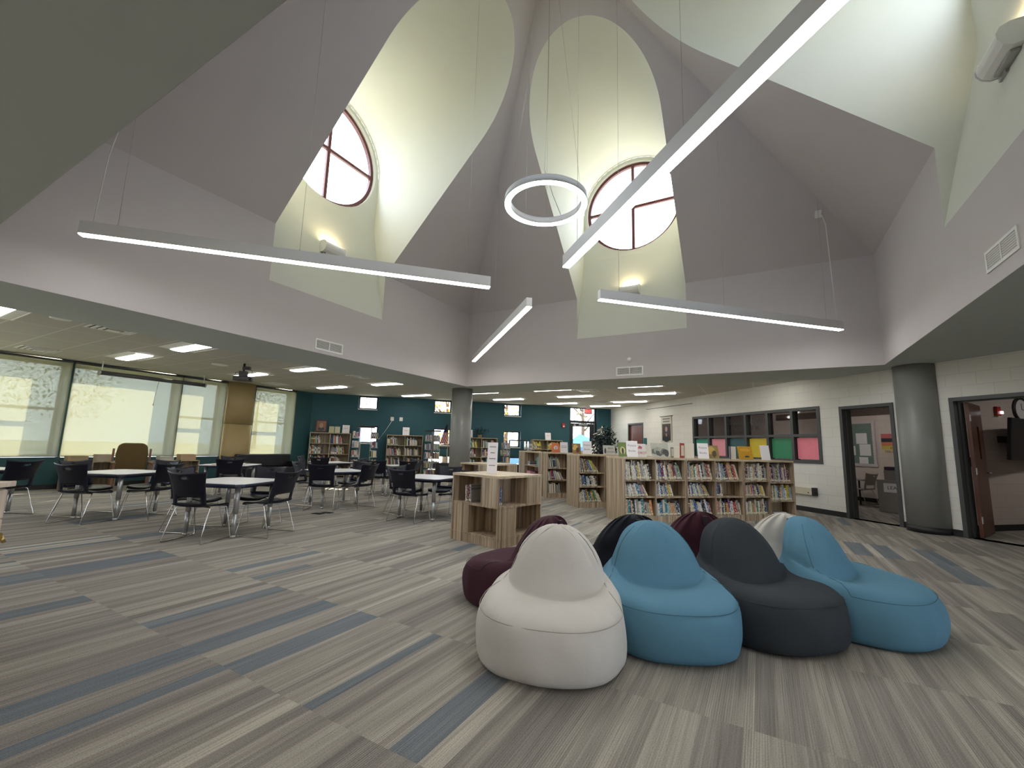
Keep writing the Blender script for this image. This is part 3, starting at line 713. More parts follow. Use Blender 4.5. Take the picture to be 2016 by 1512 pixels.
tube_light(-6.39, 1.53, -3.17, 4.83, 'long glowing tube light at left, in front of the left round window')
e4 = (1.24, 9.14)
tube_light(-1.97, 5.93, 1.30, 9.19, 'long glowing tube light at right with a white cord up to the sloped ceiling',
           cord=[(e4[0], e4[1], 3.55), (e4[0] - 0.02, e4[1], 4.3), (e4[0] - 0.05, e4[1], 5.35), (e4[0] - 0.08, e4[1] + 0.02, 5.52), (1.14, 9.18, 5.60)])
tube_light(-6.42, 9.16, -3.05, 5.79, 'glowing tube light seen nearly end-on in front of the far corner')
tube_light(-1.96, 4.65, 1.34, 1.40, 'nearest glowing tube light, running overhead out of the top of the view')
mb = MB(); mb.tube([(-6.33, 1.60, 3.55), (-6.31, 1.63, 4.4), (-6.25, 1.72, 5.2), (-6.1, 1.80, 5.95)], 0.006, 6)
tag(mb.build('power_cord', MT['white']), 'white power cord hanging down to the left end of the left tube light', 'cord')
# junction box on the slope for the right cord
mb = MB(); mm = Matrix.Translation(Vector((1.10, 9.195, 5.62))) @ Matrix.Rotation(-PI / 4, 4, 'X')
mb.box(-0.05, 0.05, -0.07, 0.07, -0.012, 0.016, 0, mm); tag(mb.build('outlet_box', MT['white'], None, 0.003), 'white outlet plate on the sloped ceiling above the right tube light', 'outlet')

# pendant ring
root = empty('pendant_ring_light', (CX, CYy, 4.735), 0, 'round glowing ring lamp hanging in the middle of the skylight well', 'pendant light')
mb = MB(); n = 72
def ringp(r, z, a): return (r * math.cos(a), r * math.sin(a), z)
for i in range(n):
    a, b = 2 * PI * i / n, 2 * PI * (i + 1) / n
    ri, ro = 0.515, 0.60
    mb.face([ringp(ro, 0.012, a), ringp(ro, 0.012, b), ringp(ro, 0.11, b), ringp(ro, 0.11, a)], 0, True); mb.face([ringp(ri, 0.012, a), ringp(ri, 0.012, b), ringp(ri, 0.11, b), ringp(ri, 0.11, a)], 0, True)
    mb.face([ringp(ri, 0.11, a), ringp(ri, 0.11, b), ringp(ro, 0.11, b), ringp(ro, 0.11, a)]); mb.face([ringp(ri, 0.012, a), ringp(ri, 0.012, b), ringp(ro, 0.012, b), ringp(ro, 0.012, a)])
mb.build('housing', MT['alu'], root)
mb = MB()
for i in range(n):
    a, b = 2 * PI * i / n, 2 * PI * (i + 1) / n
    mb.face([ringp(0.52, 0.0, a), ringp(0.52, 0.0, b), ringp(0.597, 0.0, b), ringp(0.597, 0.0, a)]); mb.face([ringp(0.597, 0.0, a), ringp(0.597, 0.0, b), ringp(0.597, 0.012, b), ringp(0.597, 0.012, a)]); mb.face([ringp(0.52, 0.0, a), ringp(0.52, 0.0, b), ringp(0.52, 0.012, b), ringp(0.52, 0.012, a)])
mb.build('lens', MT['ringl'], root)
for k in range(3):
    a = 2 * PI * k / 3 + 2.0; mb = MB(); mb.tube([(0.557 * math.cos(a), 0.557 * math.sin(a), 0.11), (0.05 * math.cos(a), 0.05 * math.sin(a), 4.4)], 0.002, 5); mb.build('cable', MT['steel'], root)
mb = MB(); mb.tube([(0.02, 0.5, 0.11), (0.0, 0.25, 0.3), (-0.04, 0.02, 0.6), (0, 0, 1.6), (0, 0, 4.45)], 0.005, 6); mb.build('power_cord', MT['steel'], root)

# wall uplights on the dormer sills
def uplight(si, label):
    an = angs[si]; nd = Vector((math.cos(an), math.sin(an), 0)); z = 5.03
    loc = Vector((CX, CYy, z)) + nd * (H + DEP * (z - ZQ) / (ZSILL - ZQ))
    root = empty('wall_uplight', loc, an + PI / 2, label, 'wall light', 'wall uplights below the round windows')   # local +y points outward-ish: -y faces room after rotation
    # local frame: x across, y: into the room
    pr = [(0.0, -0.10), (0.0, 0.12), (0.10, 0.12), (0.17, 0.09), (0.20, 0.03), (0.195, -0.03), (0.16, -0.08), (0.10, -0.11)]
    m = Matrix(((0, 0, 1, 0), (1, 0, 0, 0), (0, 1, 0, 0), (0, 0, 0, 1)))
    mb = MB(); mb.prism(pr, -0.225, 0.225, 0, m); mb.build('lamp_housing', MT['white'], root, 0.01)
    for s_ in (-0.236, 0.226):
        mb = MB(); mb.prism([(a * 1.04, b * 1.04) for a, b in pr], s_, s_ + 0.010, 0, m); mb.build('end_cap', MT['whitem'], root, 0.002)
    mb = MB(); mb.box(-0.16, 0.16, 0.02, 0.10, -0.135, -0.112); mb.box(0.06, 0.20, 0.005, 0.06, -0.17, -0.10); mb.build('latch', MT['steel'], root)
    mb = MB(); mb.box(-0.17, 0.17, 0.05, 0.11, 0.1205, 0.124); mb.build('lens', emis('warm_lamp_lens', (1.0, 0.78, 0.45), 45.0), root)
    return root
for si, lb in ((0, 'white boxy wall uplight under the left round window, glowing warm above'), (1, 'small white wall uplight under the middle round window'), (2, 'large-looking white wall uplight at the upper right corner of the view')):
    uplight(si, lb)

# air grilles on the drum walls
def grille(loc, rz, label):
    root = empty('air_grille', loc, rz, label, 'air vent', 'wall air grilles'); W, Hh = 0.31, 0.105
    mb = MB(); mb.box(-W, W, -0.012, -0.001, Hh - 0.028, Hh); mb.box(-W, W, -0.012, -0.001, -Hh, -Hh + 0.028); mb.box(-W, -W + 0.028, -0.012, -0.001, -Hh + 0.028, Hh - 0.028); mb.box(W - 0.028, W, -0.012, -0.001, -Hh + 0.028, Hh - 0.028); mb.box(-0.009, 0.009, -0.012, -0.001, -Hh + 0.028, Hh - 0.028)
    mb.build('frame', MT['whitem'], root)
    mb = MB()
    for i in range(7):
        z = -Hh + 0.036 + i * 0.0225
        mb.cbox((0, -0.006, z), (2 * W - 0.056, 0.003, 0.014), rx=0.6)
    mb.build('louvers', MT['whitem'], root)
    mb = MB(); mb.box(-W + 0.02, W - 0.02, -0.002, -0.0005, -Hh + 0.02, Hh - 0.02); mb.build('backing', MT['black'], root)
grille((CX - H, 5.35, 3.035), -PI / 2 + PI, 'white two-part air grille on the left wall of the skylight well')
grille((-2.565, CYy + H, 3.035), 0, 'white two-part air grille on the middle wall of the skylight well')
grille((CX + H, 5.41, 3.12), -PI / 2, 'white two-part air grille on the right wall of the skylight well')
mb = MB(); mm = Matrix.Translation(Vector((-2.563, CYy + H - 0.001, 3.30))) @ Matrix.Rotation(PI / 2, 4, 'X')
mb.lathe([(0.055, 0), (0.055, 0.018), (0.03, 0.03), (0.012, 0.033)], 24, 0, (0, 0, 0), mm)
tag(mb.build('smoke_detector', MT['white']), 'small round white detector above the middle air grille', 'detector')

# projector and hanging screen
root = empty('projector', (-10.16, 5.44, ZC), 0.6, 'black ceiling projector with arm bracket among the left ceiling lights', 'projector')
mb = MB(); mb.box(-0.16, 0.16, -0.13, 0.13, -0.40, -0.30); mb.build('body', MT['black'], root, 0.012)
mb = MB(); mb.tube([(0, 0, -0.001), (0, 0, -0.18)], 0.022, 10); mb.box(-0.02, 0.14, -0.03, 0.03, -0.14, -0.07); mb.box(-0.07, 0.07, -0.06, 0.06, -0.30, -0.18); mb.build('mount_arm', MT['black'], root)
mb = MB(); mb.tube([(0.17, 0.0, -0.35), (0.20, 0.0, -0.35)], 0.035, 14); mb.build('lens', MT['frame_dk'], root)
mb = MB(); mb.tube([(0.1, 0.02, -0.1), (0.17, 0.05, -0.18), (0.10, 0.08, -0.28), (0, 0.1, -0.32)], 0.006, 6); mb.tube([(-0.1, 0.02, -0.2), (-0.2, 0.05, -0.2), (-0.22, 0.06, -0.3), (-0.14, 0.05, -0.34)], 0.006, 6); mb.build('cables', MT['black'], root)
root = empty('projection_screen', (-13.2, 4.985, 2.655), 0, 'rolled-up dark grey projection screen case hanging in front of the wide shaded window', 'projection screen')
mb = MB(); mb.tube([(0, -1.09, 0), (0, 1.09, 0)], 0.05, 14); mb.build('screen_case', MT['frame_dk'], root)
for s in (-1, 1):
    mb = MB(); mb.tube([(0, s * 1.09, 0), (0, s * 1.125, 0)], 0.06, 12); mb.build('end_cap', MT['steel'], root)
    mb = MB(); mb.tube([(0, s * 1.07, 0.05), (0, s * 1.07, ZC - 2.655 - 0.002)], 0.012, 8); mb.build('hanger', MT['white'], root)
mb = MB(); mb.tube([(0, 0.05, -0.05), (0, 0.02, -0.35), (0, 0.0, -0.62)], 0.005, 6); mb.lathe([(0.012, -0.66), (0.014, -0.62)], 8); mb.build('pull_cord', MT['steel'], root)

# ================================================================== BEAN BAG LOUNGERS
BR = [(-.30, .28, .29, .0, .0), (-.445, .41, .412, .0, .0), (-.485, .445, .437, .018, .020), (-.510, .470, .448, .078, .085), (-.514, .475, .450, .155, .165), (-.500, .46, .446, .230, .245), (-.470, .445, .434, .284, .305),
      (-.425, .43, .414, .315, .345), (-.36, .415, .388, .332, .378), (-.265, .40, .362, .337, .405), (-.165, .39, .340, .330, .430), (-.085, .382, .322, .312, .452), (-.052, .378, .314, .302, .464), (-.040, .376, .308, .322, .480), (-.014, .372, .296, .385, .528), (.018, .365, .273, .455, .575),
      (.052, .358, .240, .525, .617), (.090, .345, .193, .595, .655), (.133, .325, .140, .652, .686), (.180, .298, .080, .692, .706)]
NB = 96
def bean_point(k, a, seed=0):
    yf, yb, rx, zf, zb = BR[k]
    c, s = math.cos(a), math.sin(a)
    e = 2 / 2.45
    X = rx * math.copysign(abs(c) ** e, c); q = math.copysign(abs(s) ** e, s)
    ym = (yf + yb) / 2; hy = (yb - yf) / 2
    y = ym + hy * q; t = (q + 1) / 2; t = t * t * (3 - 2 * t) * 0.55 + t * 0.45
    z = zf + (zb - zf) * t
    if k in (11, 12, 13):
        z += 0.03 * (abs(c) ** 3) * (1 if s < 0 else 0)
    if k <= 5: X *= 1 - 0.10 * max(0, q) ** 2
    return Vector((X, y, z))
def bean_mesh(seed):
    mb = MB(); rnd = random.Random(seed)
    V = []
    for k in range(len(BR)):
        row = []
        for i in range(NB):
            a = 2 * PI * i / NB
            p = bean_point(k, a)
            out = Vector((p.x, p.y - 0.05, 0));
            if out.length > 1e-6: out.normalize()
            w = noise.noise(Vector((p.x * 5 + seed * 7, p.y * 5, p.z * 5))) * 0.020 + noise.noise(Vector((p.x * 14 + seed, p.y * 14, p.z * 10 + seed))) * 0.005
            if k >= 15:
                g = min(1, (k - 14) / 4); w += 0.017 * g * math.sin(a * 15 + seed + 1.5 * math.sin(a * 3)) * (1 if math.sin(a) > -0.75 else 0.25) * (0.4 + 0.6 * (math.sin(a) > -0.6))
            if k <= 1: w = 0
            p = p + out * w
            if p.z < 0.0: p.z = 0.0
            row.append(p)
        V.append(row)
    for row in V: mb.v += [tuple(p) for p in row]
    for k in range(len(BR) - 1):
        for i in range(NB):
            j = (i + 1) % NB
            mb.f.append((k * NB + i, k * NB + j, (k + 1) * NB + j, (k + 1) * NB + i)); mb.m.append(0); mb.sm.append(True)
    b = len(mb.v); mb.v.append((0, 0, 0)); mb.v.append((0, 0.24, 0.708))
    for i in range(NB):
        j = (i + 1) % NB
        mb.f.append((j, i, b)); mb.m.append(0); mb.sm.append(True)
        t = (len(BR) - 1) * NB
        mb.f.append((t + i, t + j, b + 1)); mb.m.append(0); mb.sm.append(True)
    return mb
def fabric(name, col):
    m, nt, b = mat_base(name)
    tc = N(nt, 'ShaderNodeTexCoord'); n1 = N(nt, 'ShaderNodeTexNoise'); n1.inputs['Scale'].default_value = 420; n1.inputs['Detail'].default_value = 2
    n2 = N(nt, 'ShaderNodeTexNoise'); n2.inputs['Scale'].default_value = 6
    nt.links.new(tc.outputs['Object'], n1.inputs['Vector']); nt.links.new(tc.outputs['Object'], n2.inputs['Vector'])
    ad = math_n(nt, 'ADD', math_n(nt, 'MULTIPLY', n1.outputs['Fac'], 0.7), math_n(nt, 'MULTIPLY', n2.outputs['Fac'], 0.3))
    mx = N(nt, 'ShaderNodeMix', data_type='RGBA'); mx.inputs[6].default_value = tuple(c * 0.82 for c in col) + (1,); mx.inputs[7].default_value = tuple(min(1, c * 1.18) for c in col) + (1,)
    nt.links.new(ad, mx.inputs[0]); nt.links.new(mx.outputs[2], b.inputs['Base Color'])
    b.inputs['Roughness'].default_value = 0.85; b.inputs['Specular IOR Level'].default_value = 0.25
    bp = N(nt, 'ShaderNodeBump'); bp.inputs['Strength'].default_value = 0.25; bp.inputs['Distance'].default_value = 0.002; nt.links.new(n1.outputs['Fac'], bp.inputs['Height'])
    n3 = N(nt, 'ShaderNodeTexNoise'); n3.inputs['Scale'].default_value = 7; n3.inputs['Detail'].default_value = 3; n3.inputs['Distortion'].default_value = 0.2; nt.links.new(tc.outputs['Object'], n3.inputs['Vector'])
    b2 = N(nt, 'ShaderNodeBump'); b2.inputs['Strength'].default_value = 0.22; b2.inputs['Distance'].default_value = 0.02; nt.links.new(n3.outputs['Fac'], b2.inputs['Height']); nt.links.new(bp.outputs[0], b2.inputs['Normal'])
    nt.links.new(b2.outputs[0], b.inputs['Normal'])
    return m
FB = {'white': fabric('fabric_stone_white', (0.50, 0.475, 0.435)), 'blue': fabric('fabric_blue', (0.088, 0.205, 0.290)), 'char': fabric('fabric_charcoal', (0.028, 0.034, 0.040)),
      'black': fabric('fabric_black', (0.008, 0.010, 0.015)), 'mar': fabric('fabric_maroon', (0.042, 0.011, 0.019))}
def seam_col(c): return {'white': (0.30, 0.28, 0.25), 'blue': (0.03, 0.10, 0.15), 'char': (0.015, 0.018, 0.02), 'black': (0.004, 0.004, 0.006), 'mar': (0.02, 0.005, 0.01)}[c]
SM = {c: plain('seam_' + c, seam_col(c), 0.8) for c in FB}
beans = [('white', -1.19, 2.665, -74, 1, 'stone-white bean bag lounger in front, closest to the camera', 1.0),
         ('blue', -0.64, 3.30, -63, 2, 'blue bean bag lounger between the white and the charcoal ones', 1.0),
         ('char', -0.06, 3.83, -45, 3, 'charcoal bean bag lounger between the two blue ones', 1.02),
         ('blue', 0.52, 4.30, -20, 4, 'blue bean bag lounger at the right end, facing right', 1.04),
         ('mar', -1.76, 3.36, 172, 5, 'maroon bean bag lounger facing left, behind the nearest white one', 0.98),
         ('black', -1.10, 3.98, 125, 6, 'black bean bag lounger behind the gap between white and blue ones', 1.0),
         ('mar', -0.66, 4.56, 125, 7, 'maroon bean bag lounger seen from behind, its top above the middle ones', 1.0),
         ('white', 0.07, 5.02, 110, 8, 'stone-white bean bag lounger mostly hidden behind the right blue one', 1.0)]
for c, x, y, ang, sd_, lb, sc in beans:
    root = empty('bean_bag_lounger', (x, y, 0), math.radians(ang) + PI / 2, lb, 'bean bag chair', 'bean bag loungers in a double row')
    root.scale = (sc, sc, sc)
    o = bean_mesh(sd_).build('cushion_body', FB[c], root); ss = o.modifiers.new('smooth', 'SUBSURF'); ss.levels = 1; ss.render_levels = 1
    # piped seam along the seat rim and up the back
    path = []; AS = 0.16
    def sp_(k, a, o):
        p = bean_point(k, a); q = Vector((p.x, p.y - 0.05, 0)).normalized(); return p + q * o
    for k in range(18, 6, -1): path.append(sp_(k, PI + AS * min(1, (18 - k) / 5 + 0.3), 0.003))
    for i in range(0, 41): path.append(sp_(6, PI + AS + (PI - 2 * AS) * i / 40, 0.0025))
    for k in range(7, 19): path.append(sp_(k, 2 * PI - AS * min(1, (18 - k) / 5 + 0.3), 0.003))
    mb = MB(); mb.tube(path, 0.0021, 6)
    mb.build('seam', SM[c], root)
    mb = MB(); p = bean_point(17, PI / 2)
    mb.box(-0.02, 0.02, p.y - 0.005, p.y + 0.02, 0.60, 0.68); mb.build('pull_tag', SM[c], root)

# ================================================================== TABLES AND CHAIRS
def make_table():
    root = empty('activity_table', (0, 0, 0)); Hh = 0.675
    s, ch = 0.465, 0.075
    pl = [(s - ch, -s), (s, -s + ch), (s, s - ch), (s - ch, s), (-s + ch, s), (-s, s - ch), (-s, -s + ch), (-s + ch, -s)]
    mb = MB(); mb.prism(pl, Hh - 0.008, Hh); mb.build('tabletop', MT['ttop'], root)
    mb = MB(); mb.prism(pl, Hh - 0.032, Hh - 0.0081); mb.build('edge_band', MT['tedge'], root)
    mb = MB()
    q = 0.33
    for a, b in (((-q, -q), (q, -q)), ((q, -q), (q, q)), ((q, q), (-q, q)), ((-q, q), (-q, -q))):
        mb.tube([(a[0], a[1], Hh - 0.055), (b[0], b[1], Hh - 0.055)], 0.018, 8)
    mb.build('apron', MT['tedge'], root)
    for sx, sy in ((1, 1), (1, -1), (-1, 1), (-1, -1)):
        mb = MB(); mb.tube([(sx * q, sy * q, Hh - 0.033), (sx * q, sy * q, 0.30)], 0.031, 14); mb.tube([(sx * q, sy * q, 0.31), (sx * q, sy * q, 0.035)], 0.025, 14)
        mb.lathe([(0.03, 0.001), (0.03, 0.03), (0.02, 0.036)], 14, 0, (sx * q, sy * q, 0)); mb.build('leg', MT['steel'], root)
    return root
def make_chair():
    root = empty('student_chair', (0, 0, 0))   # faces +y (front toward the table), back at -y
    SH = 0.425
    # seat shell
    mb = MB(); nx, ny = 13, 11
    g = []
    for j in range(ny):
        v = j / (ny - 1); y = -0.20 + 0.42 * v
        row = []
        for i in range(nx):
            u = i / (nx - 1) * 2 - 1
            hw = 0.215 + 0.012 * math.sin(v * PI)
            if v > 0.85: hw -= 0.03 * ((v - 0.85) / 0.15) ** 2
            z = SH - 0.012 * (1 - u * u) - 0.03 * max(0, (v - 0.8) / 0.2) ** 2 + 0.012 * max(0, (0.2 - v) / 0.2) + 0.008 * u ** 4
            row.append((u * hw, y, z))
        g.append(row)
    for row in g: mb.v += row
    off = len(mb.v)
    for row in g: mb.v += [(a, b, c - 0.014) for a, b, c in row]
    for j in range(ny - 1):
        for i in range(nx - 1):
            k = j * nx + i
            mb.f.append((k, k + 1, k + nx + 1, k + nx)); mb.m.append(0); mb.sm.append(True)
            mb.f.append((off + k, off + k + nx, off + k + nx + 1, off + k + 1)); mb.m.append(0); mb.sm.append(True)
    edge = [(0, i) for i in range(nx)] + [(j, nx - 1) for j in range(1, ny)] + [(ny - 1, i) for i in range(nx - 2, -1, -1)] + [(j, 0) for j in range(ny - 2, 0, -1)]
    for a, b in zip(edge, edge[1:] + edge[:1]):
        ka, kb = a[0] * nx + a[1], b[0] * nx + b[1]
        mb.f.append((ka, kb, off + kb, off + ka)); mb.m.append(0); mb.sm.append(False)
    mb.build('seat', MT['navy'], root)
    # back shell: panel with handle slot, side arms running down to the seat, open gap below
    def bp(u, t):
        z = SH + 0.0 + 0.385 * t
        w = 0.218 - 0.006 * t + 0.045 * max(0, (t - 0.55) / 0.45) ** 1.6
        y = -0.195 - 0.085 * t - 0.05 * t * t + 0.055 * u * u * (0.35 + 0.65 * t) 
        zz = z + (0.028 * u * u * max(0, (t - 0.8) / 0.2))
        return Vector((u * w, y, zz))
    us = [-1, -.86, -.72, -.58, -.36, -.17, 0, .17, .36, .58, .72, .86, 1]
    ts = [0, .09, .18, .27, .36, .50, .64, .78, .845, .90, .95, 1]
    mb = MB()
    def hole(i, j):
        um = (us[i] + us[i + 1]) / 2; tm = (ts[j] + ts[j + 1]) / 2
        if 0.09 < tm < 0.27 and abs(um) < 0.72: return True
        if 0.845 < tm < 0.90 and abs(um) < 0.17: return True
        return False
    T = 0.011
    def pt(i, j, back): p = bp(us[i], ts[j]); return p + Vector((0, -T if back else 0, 0))
    for i in range(len(us) - 1):
        for j in range(len(ts) - 1):
            if hole(i, j): continue
            mb.face([pt(i, j, 0), pt(i + 1, j, 0), pt(i + 1, j + 1, 0), pt(i, j + 1, 0)], 0, True)
            mb.face([pt(i, j, 1), pt(i, j + 1, 1), pt(i + 1, j + 1, 1), pt(i + 1, j, 1)], 0, True)
            for (di, dj, A, B) in ((-1, 0, (i, j), (i, j + 1)), (1, 0, (i + 1, j), (i + 1, j + 1)), (0, -1, (i, j), (i + 1, j)), (0, 1, (i, j + 1), (i + 1, j + 1))):
                ii, jj = i + di, j + dj
                if ii < 0 or jj < 0 or ii >= len(us) - 1 or jj >= len(ts) - 1 or hole(ii, jj):
                    mb.face([pt(*A, 0), pt(*B, 0), pt(*B, 1), pt(*A, 1)], 0, False)
    mb.build('backrest', MT['navy'], root)
    for s in (-1, 1):
        mb = MB(); x = s * 0.205
        mb.tube([(s * 0.12, -0.10, SH - 0.022), (x, -0.11, SH - 0.022), (x + s * 0.02, -0.13, SH - 0.035), (x + s * 0.05, -0.255, 0.02), (x + s * 0.05, -0.245, 0.0075), (x + s * 0.05, 0.215, 0.0075), (x + s * 0.048, 0.225, 0.02), (x + s * 0.02, 0.14, SH - 0.045), (x, 0.12, SH - 0.026), (s * 0.12, 0.115, SH - 0.026)], 0.0068, 7)
        mb.build('sled_leg', MT['chrome'], root)
    mb = MB(); mb.tube([(-0.12, -0.10, SH - 0.022), (0.12, -0.10, SH - 0.022)], 0.0068, 7); mb.tube([(-0.12, 0.115, SH - 0.026), (0.12, 0.115, SH - 0.026)], 0.0068, 7); mb.build('crossbar', MT['chrome'], root)
    return root
tproto = make_table(); cproto = make_chair(); usedt = [0]; usedc = [0]
def put_table(x, y, rot, label):
    t = tproto if not usedt[0] else copy_tree(tproto); usedt[0] = 1
    at(t, (x, y, 0), rot); tag(t, label, 'table', 'white-topped activity tables'); return t
def put_chair(x, y, face, label):
    c = cproto if not usedc[0] else copy_tree(cproto); usedc[0] = 1
    at(c, (x, y, 0), face - PI / 2); tag(c, label, 'chair', 'navy-black student chairs'); return c
tabs = [  # x, y, rot deg, label, chairs [(side deg, dist, twist, label)]
    (-6.25, 3.39, 23, 'white-topped square table with clipped corners nearest the camera', [
        (-67, .50, 0, 'navy-black chair with its back to the camera at the nearest white table'), (203, .52, 4, 'navy-black chair on the left side of the nearest white table'),
        (23, .52, -3, 'navy-black chair on the right side of the nearest white table'), (113, .50, 5, 'navy-black chair facing the camera across the nearest white table')]),
    (-8.72, 3.02, 26, 'white-topped square table at left, in front of the brown armchair', [
        (-64, .50, 0, 'navy-black chair with its back to the camera at the left white table by the armchair'), (206, .52, 0, 'navy-black chair on the far left side of the white table by the armchair'),
        (26, .52, 0, 'navy-black chair right of the white table by the armchair, just left of the nearest table'), (116, .52, -4, 'navy-black chair facing the camera in front of the brown armchair')]),
    (-7.32, 5.88, -18, 'white-topped square table in the middle, above the two dark floor vents', [
        (198, .55, 8, 'navy-black chair seen side-on, left of the table above the floor vents'), (-60, .50, 8, 'navy-black chair with its back to the camera, beside the sunlit floor patch'),
        (100, .52, 0, 'navy-black chair facing the camera behind the table above the floor vents'), (5, .58, 5, 'navy-black chair on the right side of the table above the floor vents')]),
    (-5.09, 6.03, 8, 'white-topped square table just left of the display cube', [
        (-82, .50, 0, 'navy-black chair with its back to the camera, at the table left of the display cube'), (178, .52, 0, 'navy-black chair on the left side of the table left of the display cube'),
        (8, .55, -6, 'navy-black chair on the right of that table, half hidden by the display cube'), (98, .52, 4, 'navy-black chair facing the camera behind the table left of the display cube')]),
    (-8.10, 8.15, -20, 'far white table seen between the two middle tables, in front of the spinner rack', [
        (200, .52, 0, 'far navy-black chair on the left side of the white table by the spinner rack'), (-70, .52, 0, 'far navy-black chair with back to the camera at the white table by the spinner rack'), (80, .52, 0, 'far navy-black chair behind the white table by the spinner rack'), (-15, .52, 0, 'far navy-black chair on the right side of the white table by the spinner rack')]),
    (-10.15, 8.0, -10, 'far white table in front of the first tall bookcase', [
        (-60, .52, 0, 'far navy-black chair turned side-on beside the sofa, at the table by the first bookcase'), (215, .55, 0, 'far navy-black chair at the left of the table by the first bookcase')]),
    (-10.05, 5.35, 38, 'far table strewn with papers in front of the black sofa', [
        (-30, .55, 0, 'navy-black chair between the nearest table and the paper-strewn table'), (150, .55, 0, 'navy-black chair behind the paper-strewn table')]),
    (-10.3, 1.75, 20, 'white-topped table at the far left edge, behind the wooden desk', [
        (-50, .52, 0, 'navy-black chair at the left edge with its handle slot lit, back to the camera'), (30, .54, 0, 'navy-black chair on the right side of the table at the left edge')]),
]
for x, y, r, lb, chs in tabs:
    put_table(x, y, math.radians(r), lb)
    for a, d, tw, cl in chs:
        A = math.radians(a); put_chair(x + d * math.cos(A), y + d * math.sin(A), A + PI + math.radians(tw), cl)
# papers on the far table
for k, (dx, dy, a) in enumerate(((-0.25, -0.2, 0.3), (0.05, -0.28, 1.1), (0.2, 0.1, 0.1), (-0.1, 0.15, 0.7), (0.3, -0.1, 0.9), (-0.28, 0.28, 1.4))):
    mb = MB(); mb.box(-0.12, 0.12, -0.16, 0.16, 0.0005, 0.0025 + 0.002 * (k % 3))
    pc = [('white', (0.7, 0.7, 0.66)), ('tan', (0.45, 0.34, 0.2)), ('white', (0.7, 0.7, 0.66)), ('reddish', (0.5, 0.2, 0.12)), ('pale blue', (0.45, 0.55, 0.62)), ('cream', (0.65, 0.6, 0.42))][k]
    o = mb.build('paper_sheet', plain('sheet_%d' % k, pc[1], 0.7)); at(o, (-10.05 + dx, 5.35 + dy, 0.6755 + 0.0035 * (k % 3)), a)
    tag(o, pc[0] + ' paper on the far paper-strewn table, ' + ['at its left front', 'at its front edge', 'right of centre', 'near the middle', 'at its right edge', 'at its back left corner'][k], 'paper', 'papers on the far table')

# ================================================================== SEATING BY THE WINDOWS
root = empty('armchair', (-12.6, 4.52, 0), -0.25 + PI / 2 + PI, 'brown upholstered wood-armed armchair in front of the wide shaded window', 'armchair')
brown = plain('ochre_brown_upholstery', (0.09, 0.055, 0.012), 0.8, var=0.15)
mb = MB()
pr = [(-0.27, 0.44), (-0.29, 0.8), (-0.26, 1.0), (-0.18, 1.06), (0.18, 1.06), (0.26, 1.0), (0.29, 0.8), (0.27, 0.44)]
m = Matrix.Translation(Vector((0, -0.22, 0))) @ Matrix.Rotation(PI / 2, 4, 'X')
mb.prism(pr, -0.06, 0.06, 0, m); mb.build('backrest', brown, root, 0.03)
mb = MB(); mb.box(-0.27, 0.27, -0.2, 0.33, 0.36, 0.46); mb.build('seat_cushion', brown, root, 0.03)
wd = plain('dark_wood_arm', (0.16, 0.07, 0.03), 0.4)
for s in (-1, 1):
    mb = MB(); mb.box(s * 0.33 - 0.03, s * 0.33 + 0.03, -0.28, 0.36, 0.60, 0.635); mb.build('armrest', wd, root, 0.01)
    mb = MB(); mb.box(s * 0.33 - 0.02, s * 0.33 + 0.02, -0.27, -0.22, 0.0, 0.93); mb.build('leg', wd, root)
    mb = MB(); mb.box(s * 0.33 - 0.02, s * 0.33 + 0.02, 0.29, 0.34, 0.0, 0.60); mb.build('leg', wd, root)
root = empty('sofa', (-13.22, 8.15, 0), -PI / 2, 'long black vinyl sofa under the narrow shaded window', 'sofa')
mb = MB(); mb.box(-0.85, 0.85, -0.36, 0.30, 0.12, 0.40); mb.build('seat', MT['blackfab'], root, 0.03)
mb = MB(); mb.box(-0.85, 0.85, -0.40, -0.22, 0.40, 0.78); mb.build('backrest', MT['blackfab'], root, 0.03)
for s in (-1, 1):
    mb = MB(); mb.box(min(s * 0.85, s * 0.72), max(s * 0.85, s * 0.72), -0.22, 0.28, 0.40, 0.56); mb.build('armrest', MT['blackfab'], root, 0.02)
for sx in (-0.78, 0.78):
    for y in (-0.32, 0.24):
        mb = MB(); mb.tube([(sx, y, 0.001), (sx, y, 0.12)], 0.02, 8); mb.build('leg', MT['steel'], root)
root = empty('low_bookcase', (-13.45, 4.05, 0), PI / 2, 'low pale bookcase below the wide shaded window, left of the armchair', 'bookcase')
def simple_case(root, W, D, Hh, rows, mat, cols=1):
    t = 0.02
    for s in (-1, 1):
        mb = MB(); mb.box(min(s * W / 2, s * (W / 2 - t)), max(s * W / 2, s * (W / 2 - t)), -D / 2, D / 2, 0, Hh - t); mb.build('side_panel', mat, root)
    mb = MB(); mb.box(-W / 2, W / 2, -D / 2, D / 2, Hh - t, Hh); mb.build('top_panel', mat, root)
    mb = MB(); mb.box(-W / 2 + t, W / 2 - t, D / 2 - 0.01, D / 2, 0.0, Hh - t); mb.build('back_panel', mat, root)
    mb = MB(); mb.box(-W / 2 + t, W / 2 - t, -D / 2 + 0.01, -D / 2 + 0.03, 0, 0.07); mb.build('kick_board', mat, root)
    ch = (Hh - t - 0.07) / rows
    for r in range(rows):
        mb = MB(); mb.box(-W / 2 + t, W / 2 - t, -D / 2 + 0.005, D / 2 - 0.01, 0.07 + r * ch - (t if r else 0), 0.07 + r * ch + (0.0 if r else t)); mb.build('shelf', mat, root)
    for c in range(1, cols):
        x = -W / 2 + W * c / cols; mb = MB(); mb.box(x - t / 2, x + t / 2, -D / 2 + 0.006, D / 2 - 0.01, 0.09, Hh - t); mb.build('divider', mat, root)
